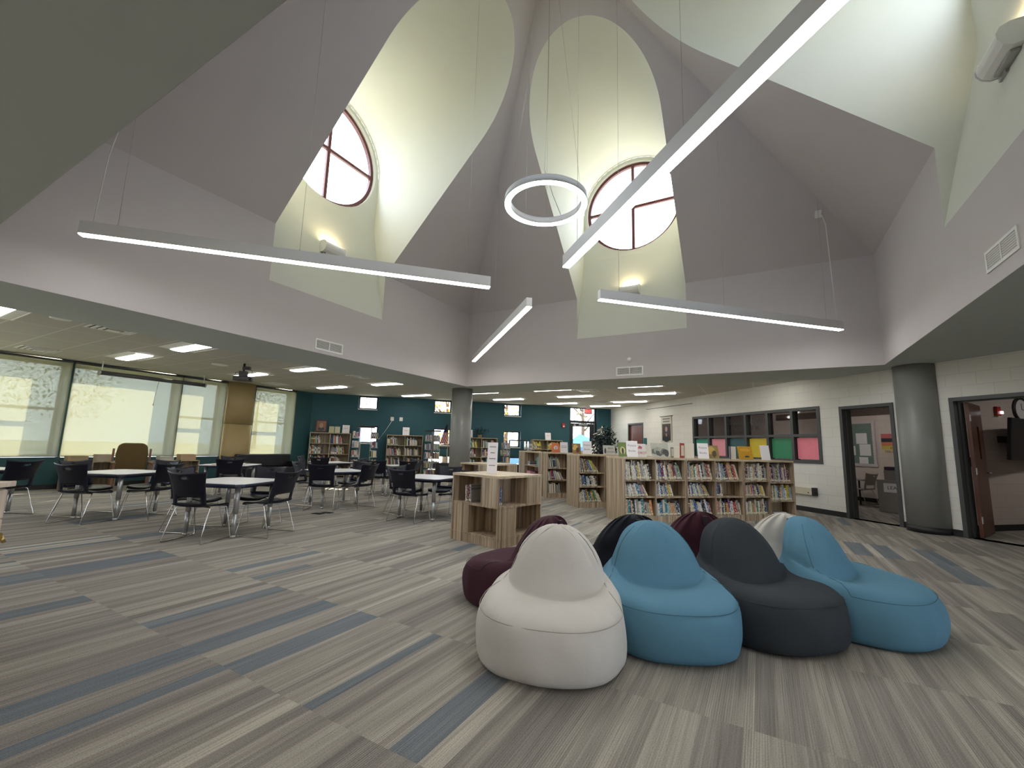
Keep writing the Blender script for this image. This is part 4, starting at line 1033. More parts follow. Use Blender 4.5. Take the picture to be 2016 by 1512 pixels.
simple_case(root, 0.9, 0.3, 0.62, 2, MT['woodpale'], 2)
root = empty('low_bookcase', (-13.45, 5.75, 0), PI / 2, 'low pale bookcase below the narrow shaded window, right of the armchair', 'bookcase')
simple_case(root, 1.0, 0.3, 0.62, 2, MT['woodpale'], 2)
for k, (y, w, h, c, lb) in enumerate(((3.8, 0.34, 0.13, (0.36, 0.27, 0.15), 'brown cardboard box on the low bookcase left of the armchair'), (4.25, 0.26, 0.16, (0.45, 0.38, 0.28), 'pale box beside the brown cardboard box, close to the armchair'),
                                      (5.5, 0.3, 0.10, (0.5, 0.48, 0.42), 'flat white stack on the low bookcase right of the armchair'), (5.98, 0.36, 0.16, (0.42, 0.30, 0.18), 'open cardboard box on the low bookcase right of the armchair'))):
    mb = MB(); mb.box(-0.12, 0.12, -w / 2, w / 2, 0.0005, h); mb.box(-0.13, 0.13, -w / 2 - 0.01, w / 2 + 0.01, h * 0.8, h * 0.86)
    tag(at(mb.build('storage_box', plain('box_%d' % k, c, 0.8)), (-13.45, y, 0.62)), lb, 'box', 'boxes on the low bookcases')

# wooden desk at the left edge
root = empty('circulation_desk', UV(-2.53, 3.90, 0), R45, 'pale wood desk corner with lock and handle at the left edge of the view', 'desk')
mb = MB(); mb.box(-0.75, 0.02, -1.6, 0.02, 0.865, 0.90); mb.build('desk_top', MT['desk'], root, 0.003)
mb = MB(); mb.box(-0.73, -0.02, -1.58, 0.0, 0.0, 0.85); mb.build('body', MT['desk'], root)
mb = MB(); mb.box(-0.0195, -0.001, -0.55, -0.01, 0.655, 0.845); mb.build('drawer', MT['desk'], root, 0.002)
mb = MB(); mb.box(-0.0195, -0.001, -0.55, -0.01, 0.02, 0.645); dd = mb.build('door', MT['desk'], root, 0.002)
mb = MB(); mb.tube([(-0.001, -0.075, 0.55), (0.02, -0.075, 0.55)], 0.014, 12); mb.tube([(0.02, -0.075, 0.55), (0.045, -0.075, 0.55)], 0.02, 12); mb.tube([(0.04, -0.06, 0.54), (0.055, -0.05, 0.50)], 0.012, 8); mb.build('lock', MT['brass'], dd)
mb = MB(); mb.tube([(0.0, -0.10, 0.49), (0.03, -0.10, 0.48), (0.032, -0.10, 0.43), (0.03, -0.10, 0.38), (0.0, -0.10, 0.37)], 0.007, 8); mb.build('handle', MT['steel'], dd)

# floor vents
for k, (x, y) in enumerate(((-6.66, 5.06), (-6.63, 5.23))):
    mb = MB(); mb.box(-0.09, 0.09, -0.06, 0.06, 0.0005, 0.006)
    for i in range(5): mb.box(-0.085, 0.085, -0.05 + i * 0.022, -0.042 + i * 0.022, 0.006, 0.009)
    tag(at(mb.build('floor_outlet_cover', MT['black']), (x, y, 0), 0.2), ['nearer dark floor outlet cover left of the display cube', 'farther dark floor outlet cover, beside the table leg'][k], 'floor vent', 'floor outlet covers')

# ================================================================== BOOKCASES, BOOKS, DISPLAY
def book_mesh(mats):
    mb = MB()
    mb.box(-0.5, 0.5, -0.5, -0.44, 0, 1, 0)            # spine (front, -y)
    mb.box(-0.5, -0.40, -0.44, 0.5, 0, 1, 0); mb.box(0.40, 0.5, -0.44, 0.5, 0, 1, 0)   # boards
    mb.box(-0.40, 0.40, -0.44, 0.47, 0.02, 0.975, 1)   # pages
    mb.box(-0.5, 0.5, -0.506, -0.5, 0.05, 0.17, 2)     # call number sticker
    o = mb.build('book_template', mats, fix=False); me = o.data; bpy.data.objects.remove(o, do_unlink=True); return me
BC = {'cream': (0.62, 0.56, 0.42), 'white': (0.70, 0.69, 0.66), 'grey': (0.30, 0.30, 0.30), 'tan': (0.42, 0.30, 0.17), 'red': (0.36, 0.035, 0.03), 'orange': (0.60, 0.22, 0.03), 'yellow': (0.62, 0.46, 0.04),
      'green': (0.06, 0.19, 0.07), 'teal': (0.03, 0.20, 0.22), 'blue': (0.05, 0.12, 0.30), 'navy': (0.015, 0.03, 0.09), 'black': (0.015, 0.015, 0.017), 'pale blue': (0.32, 0.46, 0.58), 'maroon': (0.16, 0.02, 0.04),
      'pink': (0.58, 0.22, 0.28), 'purple': (0.12, 0.05, 0.20), 'brown': (0.15, 0.08, 0.04), 'lime': (0.40, 0.46, 0.05)}
BW = ['cream'] * 6 + ['white'] * 6 + ['grey'] * 3 + ['tan'] * 3 + ['red'] * 2 + ['orange', 'yellow', 'green', 'green', 'teal', 'blue', 'blue', 'navy', 'navy', 'black', 'black', 'pale blue', 'pale blue', 'maroon', 'pink', 'purple', 'brown', 'brown', 'lime']
BM = {k: book_cover('book_' + k.replace(' ', '_'), v, i) for i, (k, v) in enumerate(BC.items())}
BMESH = {k: book_mesh([BM[k], MT['pages'], MT['sticker']]) for k in BC}
ORD = ['first', 'second', 'third', 'fourth', 'fifth', 'sixth', 'seventh', 'eighth', 'ninth', 'tenth', 'eleventh', 'twelfth', 'thirteenth', 'fourteenth', 'fifteenth', 'sixteenth', 'seventeenth', 'eighteenth', 'nineteenth', 'twentieth', 'twenty-first', 'twenty-second', 'twenty-third', 'twenty-fourth', 'twenty-fifth']
brnd = random.Random(11)
def fill_cell(frame, x0, x1, yf, z0, maxh, n, lean, place, group, stuffmb=None, dep=0.19, hmin=0.66, cols=None, tmin=0.008, tmax=0.019, frac=0):
    """row of books standing on z0 between x0 and x1 in a local frame (matrix); front edge at y=yf; lean = final lean angle (top to the left)"""
    x = x0 + 0.004; prev = 0.0; ph = None; seq = []
    if frac: tm = max(0.009, (frac * (x1 - x0) - 0.85 * maxh * math.sin(lean)) / n * math.cos(lean)); tmin, tmax = tm * 0.6, tm * 1.36
    for i in range(n):
        th = lean * ((i + 1) / n) ** 0.8 + (brnd.uniform(-0.004, 0.02) if lean else 0)
        th = max(th, prev)
        t = brnd.uniform(tmin, tmax) * (1.3 if brnd.random() < 0.12 else 1); h = brnd.uniform(hmin, 1.0) * maxh
        h = min(h, (maxh - t * math.sin(th)) / max(0.3, math.cos(th)))
        if i == 0: x += h * math.sin(th)
        else: x += min(h, ph) * max(0, math.sin(th) - math.sin(prev))
        w = t / math.cos(th)
        if x + w > x1 - 0.003: break
        c = brnd.choice(cols or BW)
        seq.append((x, th, t, h, c, dep * brnd.uniform(0.85, 1.0)))
        x += w + 0.0008; prev = th; ph = h
    used = {}
    for i, (x, th, t, h, c, d) in enumerate(seq):
        M = frame @ Matrix.Translation(Vector((x, yf + brnd.uniform(0, 0.012), z0 + 0.0006))) @ Matrix.Rotation(-th, 4, 'Y') @ Matrix.Translation(Vector((t / 2, d / 2, 0)))
        if stuffmb is not None:
            b = len(stuffmb[0].v); mi = list(BC).index(c)
            stuffmb[0].box(-t / 2, t / 2, -d / 2, d / 2, 0, h, mi, M)
            continue
        o = bpy.data.objects.new('book', BMESH[c]); COL.objects.link(o)
        o.matrix_world = M @ Matrix.Diagonal(Vector((t, d, h, 1)))
        used[c] = used.get(c, 0) + 1
        nb = seq[i - 1][4] if i else None
        sz = 'tall ' if h > 0.92 * maxh else ('short ' if h < 0.74 * maxh else '')
        lb = sz + c + ' book, ' + ORD[i] + ' from left, ' + place
        tag(o, lb, 'book', group)
    return x

# --- low double-bay shelving rows (uv frame): v front, u from left
SH_TOP = 1.115
def low_bay(root_u, v, W, name_lb, rows_z, nb=2, endpanel=None, depth=0.30, both=True, ends=(0, 0), cellz=None):
    root = empty('low_bookshelf', UV(root_u, v, 0), R45, name_lb, 'bookshelf', 'low striped-wood bookshelves')
    t = 0.022; D = depth
    def part(nm, *b):
        mb = MB(); mb.box(*b); return mb.build(nm, MT['wood'], root)
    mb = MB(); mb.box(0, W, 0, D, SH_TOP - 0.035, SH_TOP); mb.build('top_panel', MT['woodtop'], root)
    part('plinth', 0.0, W, 0.004, D - 0.004, 0.0, 0.11)
    part('side_panel', 0, t, 0.002, D, 0.11, SH_TOP - 0.035); part('side_panel', W - t, W, 0.002, D, 0.11, SH_TOP - 0.035)
    part('back_panel', t, W - t, D - 0.012, D, 0.11, SH_TOP - 0.035)
    for c in range(1, nb):
        x = W * c / nb; part('divider', x - t / 2, x + t / 2, 0.004, D - 0.012, 0.11, SH_TOP - 0.035)
    for c in range(nb):
        xa = t if c == 0 else W * c / nb + t / 2; xb = W - t if c == nb - 1 else W * (c + 1) / nb - t / 2
        for z in (cellz[c] if cellz else rows_z): part('shelf', xa, xb, 0.006, D - 0.012, z - t, z)
    return root
RZ = (0.44, 0.73)
front_v = 6.83
bays = [(3.90, 1.235, 'low striped-wood bookshelf of the front row, left double bay', None), (5.145, 1.235, 'low striped-wood bookshelf of the front row, middle double bay', None), (6.39, 1.19, 'low striped-wood bookshelf of the front row, right double bay', [(0.44, 0.73), (0.36, 0.70)])]
bay_books = [  # per bay column: rows from the top: (count, lean, filled share)
    [(19, .26, .99), (14, .50, .84), (17, .16, .99)], [(16, .32, .95), (10, .30, .58), (13, .18, .80)],
    [(17, .24, .99), (15, .46, .93), (14, .34, .92)], [(15, .30, .95), (5, .10, .30), (15, .14, .98)],
    [(19, .02, 1.0), (16, .30, .97), (16, .08, .97)], [(19, .12, 1.0), (16, .05, .93), (0, 0, 0)]]
rown = ['top shelf', 'middle shelf', 'bottom shelf']
bi = 0
bayn = ['far left bay', 'second bay', 'third bay', 'fourth bay', 'fifth bay', 'far right bay']
for bu, W, lb, cz in bays:
    low_bay(bu, front_v, W, lb, RZ, 2, None, 0.32, cellz=cz)
    F = Matrix.Translation(UV(bu, front_v, 0)) @ Matrix.Rotation(R45, 4, 'Z')
    for c in range(2):
        x0 = 0.022 if c == 0 else W / 2 + 0.011; x1 = W / 2 - 0.011 if c == 0 else W - 0.022
        zz = (cz[c] if cz else RZ); z3 = [zz[1], zz[0], 0.11]; hh = [SH_TOP - 0.035 - zz[1] - 0.02, zz[1] - zz[0] - 0.042, zz[0] - 0.11 - 0.042]
        for r in range(3):
            n, ln, fr = bay_books[bi][r]
            if n: fill_cell(F, x0, x1, 0.045, z3[r], hh[r], n, ln, rown[r] + ', ' + bayn[bi] + ' of the front bookshelf', 'picture books on the front bookshelf', frac=fr, hmin=0.72)
        bi += 1
mb = MB(); mb.box(0, 0.30, 0, 0.20, 0, 0.025)
o = mb.build('flat_book', MT['paper']); at(o, UV(7.10, front_v + 0.06, 0.1108), R45); tag(o, 'flat pale booklet lying alone on the bottom shelf of the far right bay', 'book')
# backing double-sided halves and end panels of each row
stuff = [MB()]
def row_block(u0, v, L, depth, label):
    root = empty('low_bookshelf', UV(u0, v, 0), R45, label, 'bookshelf', 'low striped-wood bookshelves')
    mb = MB(); mb.box(0, L, 0, depth, 0, SH_TOP - 0.035); mb.build('back_half', MT['wood'], root)
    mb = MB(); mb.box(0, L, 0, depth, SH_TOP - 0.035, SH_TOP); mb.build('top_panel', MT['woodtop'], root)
row_block(3.90, front_v + 0.321, 3.68, 0.34, 'rear half of the front low bookshelf row, its plain striped end facing left')
# row 2
low_bay(3.87, 8.67, 1.235, 'low striped-wood bookshelf of the second row, partly behind the front row', RZ, 2, None, 0.32)
F = Matrix.Translation(UV(3.87, 8.67, 0)) @ Matrix.Rotation(R45, 4, 'Z')
for r, (n, ln) in enumerate([(11, .60), (12, .18), (13, .42)]):
    z = (0.73, 0.44, 0.11)[r]; fill_cell(F, 0.022, 0.60, 0.045, z, (0.33, 0.24, 0.28)[r], n, ln, rown[r] + ' of the second row', 'books on the second bookshelf row', frac=(.95, .72, .97)[r])
row_block(3.87, 8.991, 3.5, 0.34, 'rear half of the second low bookshelf row')
low_bay(5.12, 8.67, 1.235, 'continuation of the second low bookshelf row, hidden behind the front row', RZ, 2, None, 0.32)
# row 3 with an open end case facing the tables
low_bay(3.80, 10.42, 1.235, 'low striped-wood bookshelf of the third row, right of the open-ended case', RZ, 2, None, 0.32)
F = Matrix.Translation(UV(3.80, 10.42, 0)) @ Matrix.Rotation(R45, 4, 'Z')
for r in range(3):
    fill_cell(F, 0.022, 0.60, 0.045, (0.73, 0.44, 0.11)[r], (0.30, 0.24, 0.28)[r], 20, (.28, .5, .12)[r], '', '', stuff)
root = empty('low_bookshelf', UV(3.79, 12.92, 0), R45 - PI / 2, 'low open-ended bookshelf with pink and grey magazines, left end of the third row', 'bookshelf', 'low striped-wood bookshelves')
W = 2.12
def part(nm, *b):
    mb = MB(); mb.box(*b); return mb.build(nm, MT['wood'], root)
part('side_panel', 0, 0.62, 0, 0.30, 0, 1.08); part('side_panel', 1.85, W, 0, 0.30, 0, 1.08); part('back_panel', 0.62, 1.85, 0.28, 0.30, 0, 1.08)
for z in (0.11, 0.42, 0.73): part('shelf', 0.62, 1.85, 0.004, 0.28, z - 0.022, z)
mb = MB(); mb.box(0, W, 0, 0.30, 1.08, 1.115); mb.build('top_panel', MT['woodtop'], root)
F3 = Matrix.Translation(UV(3.79, 12.92, 0)) @ Matrix.Rotation(R45 - PI / 2, 4, 'Z')
for k, (x, z, w, h, c) in enumerate(((0.75, 0.73, 0.22, 0.06, 'black'), (0.76, 0.79, 0.2, 0.05, 'grey'), (1.55, 0.73, 0.16, 0.24, 'teal'), (0.66, 0.42, 0.4, 0.07, 'white'), (0.66, 0.49, 0.38, 0.07, 'pink'), (1.1, 0.42, 0.35, 0.14, 'maroon'), (1.47, 0.42, 0.34, 0.10, 'pink'), (0.66, 0.11, 0.4, 0.12, 'white'), (1.2, 0.11, 0.4, 0.16, 'pink'))):
    mb = MB(); mb.box(0, w, 0, 0.2, 0.0006, h - 0.0006)
    o = mb.build('magazine_pile', BM[c]); o.matrix_world = F3 @ Matrix.Translation(Vector((x, 0.05, z)))
    tag(o, c + ' stack of magazines ' + ['at the left of the open end case top shelf', 'lying on the black magazine stack', 'standing at the right of the open end case', 'at the left of the open end case middle shelf', 'on top of the white middle-shelf stack', 'in the middle of the open end case', 'at the right of the open end case middle shelf', 'at the lower left of the open end case', 'at the lower right of the open end case'][k], 'magazines', 'magazine stacks in the open end case')

# --- tall bookcases by the teal wall
def tall_case(u0, W, label, seed, skip=(), cols=None):
    root = empty('tall_bookcase', UV(u0, 16.40, 0), R45, label, 'bookcase', 'tall bookcases along the teal wall')
    t = 0.022; D = 0.34; Hh = 1.53; mt = MT['woodpale']
    def part(nm, *b):
        mb = MB(); mb.box(*b); return mb.build(nm, mt, root)
    part('top_panel', 0, W, 0, D, Hh - 0.03, Hh)
    for x in (0, W - t): part('side_panel', x, x + t, 0.001, D, 0, Hh - 0.03)
    part('back_panel', t, W - t, D - 0.01, D, 0.0, Hh - 0.03); part('divider', W / 2 - t / 2, W / 2 + t / 2, 0.004, D - 0.01, 0.08, Hh - 0.03)
    zs = [0.08, 0.44, 0.80, 1.16]
    for z in zs: part('shelf', t, W - t, 0.006, D - 0.01, z - t, z)
    F = Matrix.Translation(UV(u0, 16.40, 0)) @ Matrix.Rotation(R45, 4, 'Z')
    for r, z in enumerate(zs):
        for c in range(2):
            if (r, c) in skip: continue
            x0 = t if c == 0 else W / 2 + t; x1 = W / 2 - t if c == 0 else W - t
            fill_cell(F, x0, x1, 0.05, z, 0.31, brnd.randint(12, 20), brnd.uniform(0.0, 0.25), '', '', stuff, hmin=0.6, cols=cols, tmin=0.015, tmax=0.035)
tall_case(-2.72, 1.32, 'tall bookcase at the left of the teal wall, with a framed portrait on top', 1)
tall_case(-0.16, 1.28, 'tall bookcase left of the far column, with one white sign on top', 2)
tall_case(2.72, 1.22, 'tall bookcase right of the far column, with a plant on top', 3)
tall_case(5.36, 1.26, 'tall bookcase with yellow books near the glass exit door', 4, cols=['yellow', 'yellow', 'lime', 'orange', 'tan', 'yellow', 'cream'])
# --- spinner racks
def spinner(u, v, Hh, label, gap=0.17):
    root = empty('spinner_rack', UV(u, v, 0), R45, label, 'book rack', 'rotating book racks')
    mb = MB(); mb.box(-0.27, 0.27, -0.27, 0.27, Hh - 0.04, Hh); mb.build('top_panel', MT['black'], root)
    mb = MB(); mb.lathe([(0.28, 0.0), (0.28, 0.05)], 24); mb.build('base', MT['black'], root)
    mb = MB(); mb.box(-0.006, 0.006, -0.3, 0.3, 0.05, 0.10); mb.build('base_fin', MT['black'], root)
    zs = [0.12 + i * (Hh - 0.2) / 5 for i in range(5)]
    F = Matrix.Translation(UV(u, v, 0)) @ Matrix.Rotation(R45, 4, 'Z')
    for sx in (-1, 1):
        for sy in (-1, 1):
            xa, xb = sorted((sx * gap, sx * (gap + 0.24))); ya, yb = sorted((sy * 0.10, sy * 0.30))
            mb = MB()
            for z in zs: mb.box(xa, xb, ya, yb, z - 0.01, z)
            mb.box(xa if sx > 0 else xb - 0.008, xa + 0.008 if sx > 0 else xb, ya, yb, 0.06, Hh - 0.042)
            mb.build('shelf_tray', MT['steel'], root)
            for z in zs: fill_cell(F, xa, xb, ya + 0.01, z, 0.225, 14, 0.05, '', '', stuff, dep=0.16, hmin=0.8, tmin=0.012, tmax=0.028)
spinner(-0.85, 15.75, 1.76, 'tall black-topped spinner rack of books in front of the first low square window')
spinner(1.42, 15.9, 1.72, 'spinner rack of books between the second tall bookcase and the flag', 0.02)
spinner(4.62, 16.0, 1.48, 'spinner rack of books below the square window right of the column', 0.36)
tag(stuff[0].build('library_books', [BM[k] for k in BC], fix=False), 'mixed small library books filling the far bookcases, spinner racks and third row', 'books', None, 'stuff')

# --- display cubes
def cube(x, y, rz, label, S=0.86):
    root = empty('display_cube_shelf', (x, y, 0), rz, label, 'display shelf', 'two-tier display cubes')
    t = 0.022; h = S / 2
    def part(nm, m, *bs):
        mb = MB()
        for b in bs: mb.box(*b)
        return mb.build(nm, m, root)
    part('plinth', MT['wood'], (-h, h, -h, h, 0.0, 0.10))
    part('lower_panel', MT['wood'], (-h - 0.005, h + 0.005, -h - 0.005, h + 0.005, 0.10, 0.122))
    part('middle_panel', MT['wood'], (-h - 0.005, h + 0.005, -h - 0.005, h + 0.005, 0.470, 0.495))
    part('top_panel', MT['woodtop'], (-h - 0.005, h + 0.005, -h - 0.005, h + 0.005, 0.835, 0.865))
    c = 0.14
    for z0, z1, par in ((0.122, 0.470, 0), (0.495, 0.835, 1)):
        part('core', MT['wood'], (-c, c, -c, c, z0, z1))
        # pinwheel walls: each face has a closed part and an open cubby
        for k in range(4):
            m = Matrix.Rotation(k * PI / 2, 4, 'Z'); mb = MB()
            if par == 0:
                mb.box(-h, -0.09, -h, -h + t, z0, z1, 0, m); mb.box(-0.11, -0.09, -h + t, -c, z0, z1, 0, m)
            else:
                mb.box(0.12, h, -h, -h + t, z0, z1, 0, m) if k != 3 else mb.box(0.12, h, -h, -h + t, z0, z1, 0, m)
                mb.box(0.12, 0.14, -h + t, -c, z0, z1, 0, m)
            mb.build('side_panel', MT['wood'], root)
    return root
cx_, cy2_ = -3.165, 5.20
RZK = math.radians(-12)
cube(cx_, cy2_, RZK, 'square striped-wood display cube with a tall paper sign on top, beside the bean bags')
cube(-5.13, 8.05, math.radians(-14), 'second striped-wood display cube standing in front of the far column')
FK = Matrix.Translation(Vector((cx_, cy2_, 0))) @ Matrix.Rotation(RZK, 4, 'Z')
fill_cell(FK, -0.40, -0.15, -0.36, 0.4955, 0.30, 1, 0, '', '') if False else None
FR = FK @ Matrix.Rotation(PI / 2, 4, 'Z')
fill_cell(FR, -0.425, -0.25, -0.38, 0.4955, 0.245, 5, 0.06, 'right side of the display cube', 'books in the display cube', cols=['red', 'red', 'maroon', 'navy', 'blue'], tmin=0.015, tmax=0.028, hmin=0.85)
fill_cell(FK, -0.25, 0.08, -0.37, 0.4955, 0.235, 6, 0.05, 'left side of the display cube', 'books in the display cube', cols=['white', 'maroon', 'grey', 'brown', 'black'], tmin=0.014, tmax=0.024, hmin=0.85)
# --- signs, display books, frames on tops
def standing(name, w, h, loc, rz, mat, label, cat, group=None, tilt=0.18, th=0.004, texts=(), art=None):
    root = empty(name, loc, rz, label, cat, group)
    m = Matrix.Rotation(-tilt, 4, 'X')
    mb = MB(); mb.box(-w / 2, w / 2, -th / 2, th / 2, 0.0, h, 0, m)
    mb.box(-w * 0.2, w * 0.2, 0, h * 0.45 * math.sin(tilt) + 0.05, 0.0003, 0.003)
    mb.build('panel', mat, root)
    for (bt, sz, dx, dz, mt) in texts:
        p = m @ Vector((dx, -th / 2 - 0.0008, dz))
        if bt: text_mesh(bt, sz, mt, 'lettering', root, p, (PI / 2 - tilt, 0, 0), ext=0.0003)
        else:
            mb = MB(); mb.box(dx - sz, dx + sz, -th / 2 - 0.0015, -th / 2, dz - 0.005, dz + 0.005, 0, m); mb.build('text_line', mt, root)
    if art: art(root, m, w, h, th)
    return root
ink2 = plain('grey_ink', (0.16, 0.15, 0.17), 0.7)
zt = SH_TOP + 0.001
for u, v, r, lb in ((4.06, 6.95, 0.16, 'white Picture Books sign at the left end of the front bookshelf top'), (5.60, 6.93, 0.20, 'white Picture Books sign in the middle of the front bookshelf top'), (4.13, 8.80, 0.10, 'white Picture Books sign on the second bookshelf row')):
    standing('picture_books_sign', 0.20, 0.285, UV(u + (0.0 if u != 4.06 else 0.07), v, zt), R45 - 0.9 + 0.75 - r, MT['paper'], lb, 'sign', 'Picture Books signs', texts=(('Picture', 0.052, 0, 0.20, ink2), ('Books', 0.052, 0, 0.105, ink2)))
standing('paper_sign', 0.19, 0.285, UV(7.03, 6.93, zt), R45 - 0.15, MT['paper'], 'blank-looking white paper sign at the right end of the front bookshelf top', 'sign')
standing('paper_sign', 0.14, 0.42, Vector((cx_ - 0.02, cy2_ - 0.13, 0.866)), RZK + 0.55, MT['paper'], 'tall narrow white sign with four lines on the display cube', 'sign', tilt=0.10, texts=tuple((None, 0.045 if k != 1 else 0.03, 0, z, ink2) for k, z in enumerate((0.36, 0.28, 0.20, 0.11))))
for u, v, z, lb in ((-1.58, 16.5, 1.531, 'white paper sign on the first tall bookcase, right of the portrait'), (0.50, 16.5, 1.531, 'white paper sign on the tall bookcase left of the column'), (2.86, 16.5, 1.531, 'white paper sign on the tall bookcase right at the column'), (6.04, 16.5, 1.531, 'white paper sign on the yellow-book bookcase')):
    standing('paper_sign', 0.24, 0.29, UV(u, v, z), R45, MT['paper'], lb, 'sign', 'paper signs on the tall bookcases', texts=((None, 0.07, 0, 0.17, ink2),))
standing('paper_sign', 0.20, 0.27, UV(4.30, 10.55, zt), R45 - 0.2, MT['paper'], 'white paper sign right of the orange tree book on the third row', 'sign', texts=((None, 0.07, 0, 0.17, ink2), (None, 0.07, 0, 0.13, ink2)))
def blob(root, nm, mat, w, h, m, th, cxx, cz, rx, rz_, n=20, ir=0.0, seed=0):
    mb = MB(); rr = random.Random(seed)
    P = []
    for i in range(n):
        a = 2 * PI * i / n; k = 1 + rr.uniform(-ir, ir); P.append((cxx + rx * k * math.cos(a), cz + rz_ * k * math.sin(a)))
    mb.prism(P, th / 2 + 0.0003, th / 2 + 0.0018, 0, m @ Matrix.Rotation(PI / 2, 4, 'X')); return mb.build(nm, mat, root)
def art_tree(root, m, w, h, th):
    blob(root, 'cover_art', plain('pale_crown', (0.55, 0.50, 0.46), 0.6), w, h, m, th, 0, h * 0.52, w * 0.27, w * 0.27, 18, 0.08, 3)
    mb = MB(); mm = m
    mb.box(-0.006, 0.006, -th / 2 - 0.0035, -th / 2 - 0.0018, h * 0.2, h * 0.55, 0, mm); mb.cbox(m @ Vector((0.025, -th / 2 - 0.003, h * 0.5)), (0.006, 0.001, 0.07), 0, 0, 0, -0.7); mb.build('cover_trunk', MT['ink'], root)
def art_gold(root, m, w, h, th):
    blob(root, 'cover_art', plain('gold_glow', (0.55, 0.36, 0.10), 0.5), w, h, m, th, -0.03, h * 0.6, w * 0.30, h * 0.25, 14, 0.3, 5); blob(root, 'cover_figure', MT['brown'] if 'brown' in MT else MT['trunk'], w, h, m, th + 0.003, 0.02, h * 0.38, w * 0.16, h * 0.28, 12, 0.3, 6)
def art_fig(root, m, w, h, th):
    blob(root, 'cover_art', plain('cream_oval', (0.50, 0.47, 0.22), 0.6), w, h, m, th, 0, h * 0.42, w * 0.32, h * 0.27); blob(root, 'cover_figure', MT['ink'], w, h, m, th + 0.003, 0, h * 0.38, w * 0.12, h * 0.24, 12, 0.1, 2)
def art_land(root, m, w, h, th):
    for k in range(6): blob(root, 'cover_art', plain('scene_grey%d' % k, [(0.12, 0.13, 0.10), (0.30, 0.31, 0.24), (0.08, 0.09, 0.08), (0.36, 0.35, 0.28), (0.14, 0.15, 0.12), (0.06, 0.06, 0.06)][k], 0.6), w, h, m, th + 0.0006 * k, (-0.33 + 0.13 * k) * w, h * (0.42 + 0.12 * math.sin(k * 2.3)), w * 0.17, h * 0.22, 10, 0.35, k)
def art_bird(root, m, w, h, th):
    blob(root, 'cover_art', MT['ink'], w, h, m, th, 0.02, h * 0.24, w * 0.20, h * 0.07, 9, 0.5, 4); blob(root, 'cover_title', plain('orange_panel', (0.66, 0.35, 0.04), 0.5), w, h, m, th, 0, h * 0.72, w * 0.38, h * 0.12, 20, 0.02, 4)
def art_scribble(root, m, w, h, th):
    blob(root, 'cover_art', MT['ink'], w, h, m, th, -w * 0.32, h * 0.45, w * 0.09, h * 0.30, 10, 0.3, 4)
def covm(nm, c): return plain('cover_' + nm, c, 0.4, var=0.15, scale=18)
MT['pinkc'] = plain('pink_drawing', (0.50, 0.12, 0.14), 0.6)
def art_robot(root, m, w, h, th):
    blob(root, 'cover_art', MT['pinkc'], w, h, m, th, -0.01, h * 0.72, w * 0.20, h * 0.13, 10, 0.3, 9)
D_ = [(4.50 - 0.42, 10.56 - 0.0, 0.20, 0.235, covm('orange', (0.55, 0.12, 0.03)), 'orange picture book with a pale tree on its cover, on the third row', art_tree, ()),
      (3.98 - 0.0, 9.02, 0.19, 0.23, covm('amber', (0.26, 0.14, 0.04)), 'amber picture book left of the Picture Books sign on the second row', art_gold, ()),
      (4.74, 8.95, 0.28, 0.21, covm('greyart', (0.50, 0.49, 0.43)), 'pale picture book with black title letters, right of the dark tree', art_scribble, (('BEEN', 0.055, 0.04, 0.14, MT['ink']), ('LOOKING', 0.045, 0.035, 0.06, MT['ink']))),
      (3.99 - 0.02, 6.99, 0.155, 0.255, covm('olive', (0.13, 0.19, 0.05)), 'green picture book with an oval figure at the left end of the front shelf', art_fig, ()),
      (4.38, 7.06, 0.20, 0.24, covm('robot', (0.64, 0.60, 0.58)), 'white picture book with red ROBOT title on the front shelf', art_robot, (('ROBOT', 0.06, 0, 0.07, MT['red']),)),
      (4.73, 6.99, 0.33, 0.26, covm('landscape', (0.42, 0.42, 0.36)), 'wide grey landscape picture book on the front shelf', art_land, ()),
      (5.88, 7.0, 0.24, 0.25, covm('golden', (0.26, 0.20, 0.07)), 'dark framed picture book with glowing golden cover on the front shelf', art_gold, ()),
      (6.60, 6.97, 0.30, 0.255, covm('ochre', (0.50, 0.27, 0.02)), 'orange picture book with a black bird on the front shelf', art_bird, ())]
for u, v, w, h, mt, lb, art, tx in D_:
    standing('display_book', w, h, UV(u, v, zt), R45 - 0.12, mt, lb, 'book', 'books displayed on the bookshelf tops', tilt=0.22, th=0.012, art=art, texts=tx)
def open_book(u, v, w, h, c1, label, rz=0.0):
    root = empty('display_book', UV(u, v, zt), R45 + rz, label, 'book', 'books displayed on the bookshelf tops')
    mb = MB(); m1 = Matrix.Rotation(0.5, 4, 'Z'); m2 = Matrix.Rotation(-0.5, 4, 'Z')
    mb.box(-w, 0, -0.006, 0.006, 0, h, 0, m1); mb.box(0, w, -0.006, 0.006, 0, h, 1, m2)
    mb.box(-w * 0.85, -w * 0.15, -0.0075, -0.006, h * 0.15, h * 0.85, 1, m1)
    mb.build('cover', [c1, MT['pages']], root)
open_book(5.26, 7.03, 0.17, 0.27, covm('redbook', (0.38, 0.03, 0.01)), 'red and cream book standing open on the front shelf')
open_book(5.02, 7.02, 0.10, 0.19, covm('greybook', (0.20, 0.20, 0.16)), 'small grey and cream book standing open on the front shelf')
open_book(6.26, 7.03, 0.15, 0.24, covm('darkbook', (0.03, 0.03, 0.07)), 'dark navy and cream book standing open on the front shelf', 0.5)
root = empty('framed_portrait', UV(-2.40, 16.52, 1.531), R45, 'dark framed portrait picture on the first tall bookcase', 'picture')
m = Matrix.Rotation(-0.08, 4, 'X'); mb = MB()
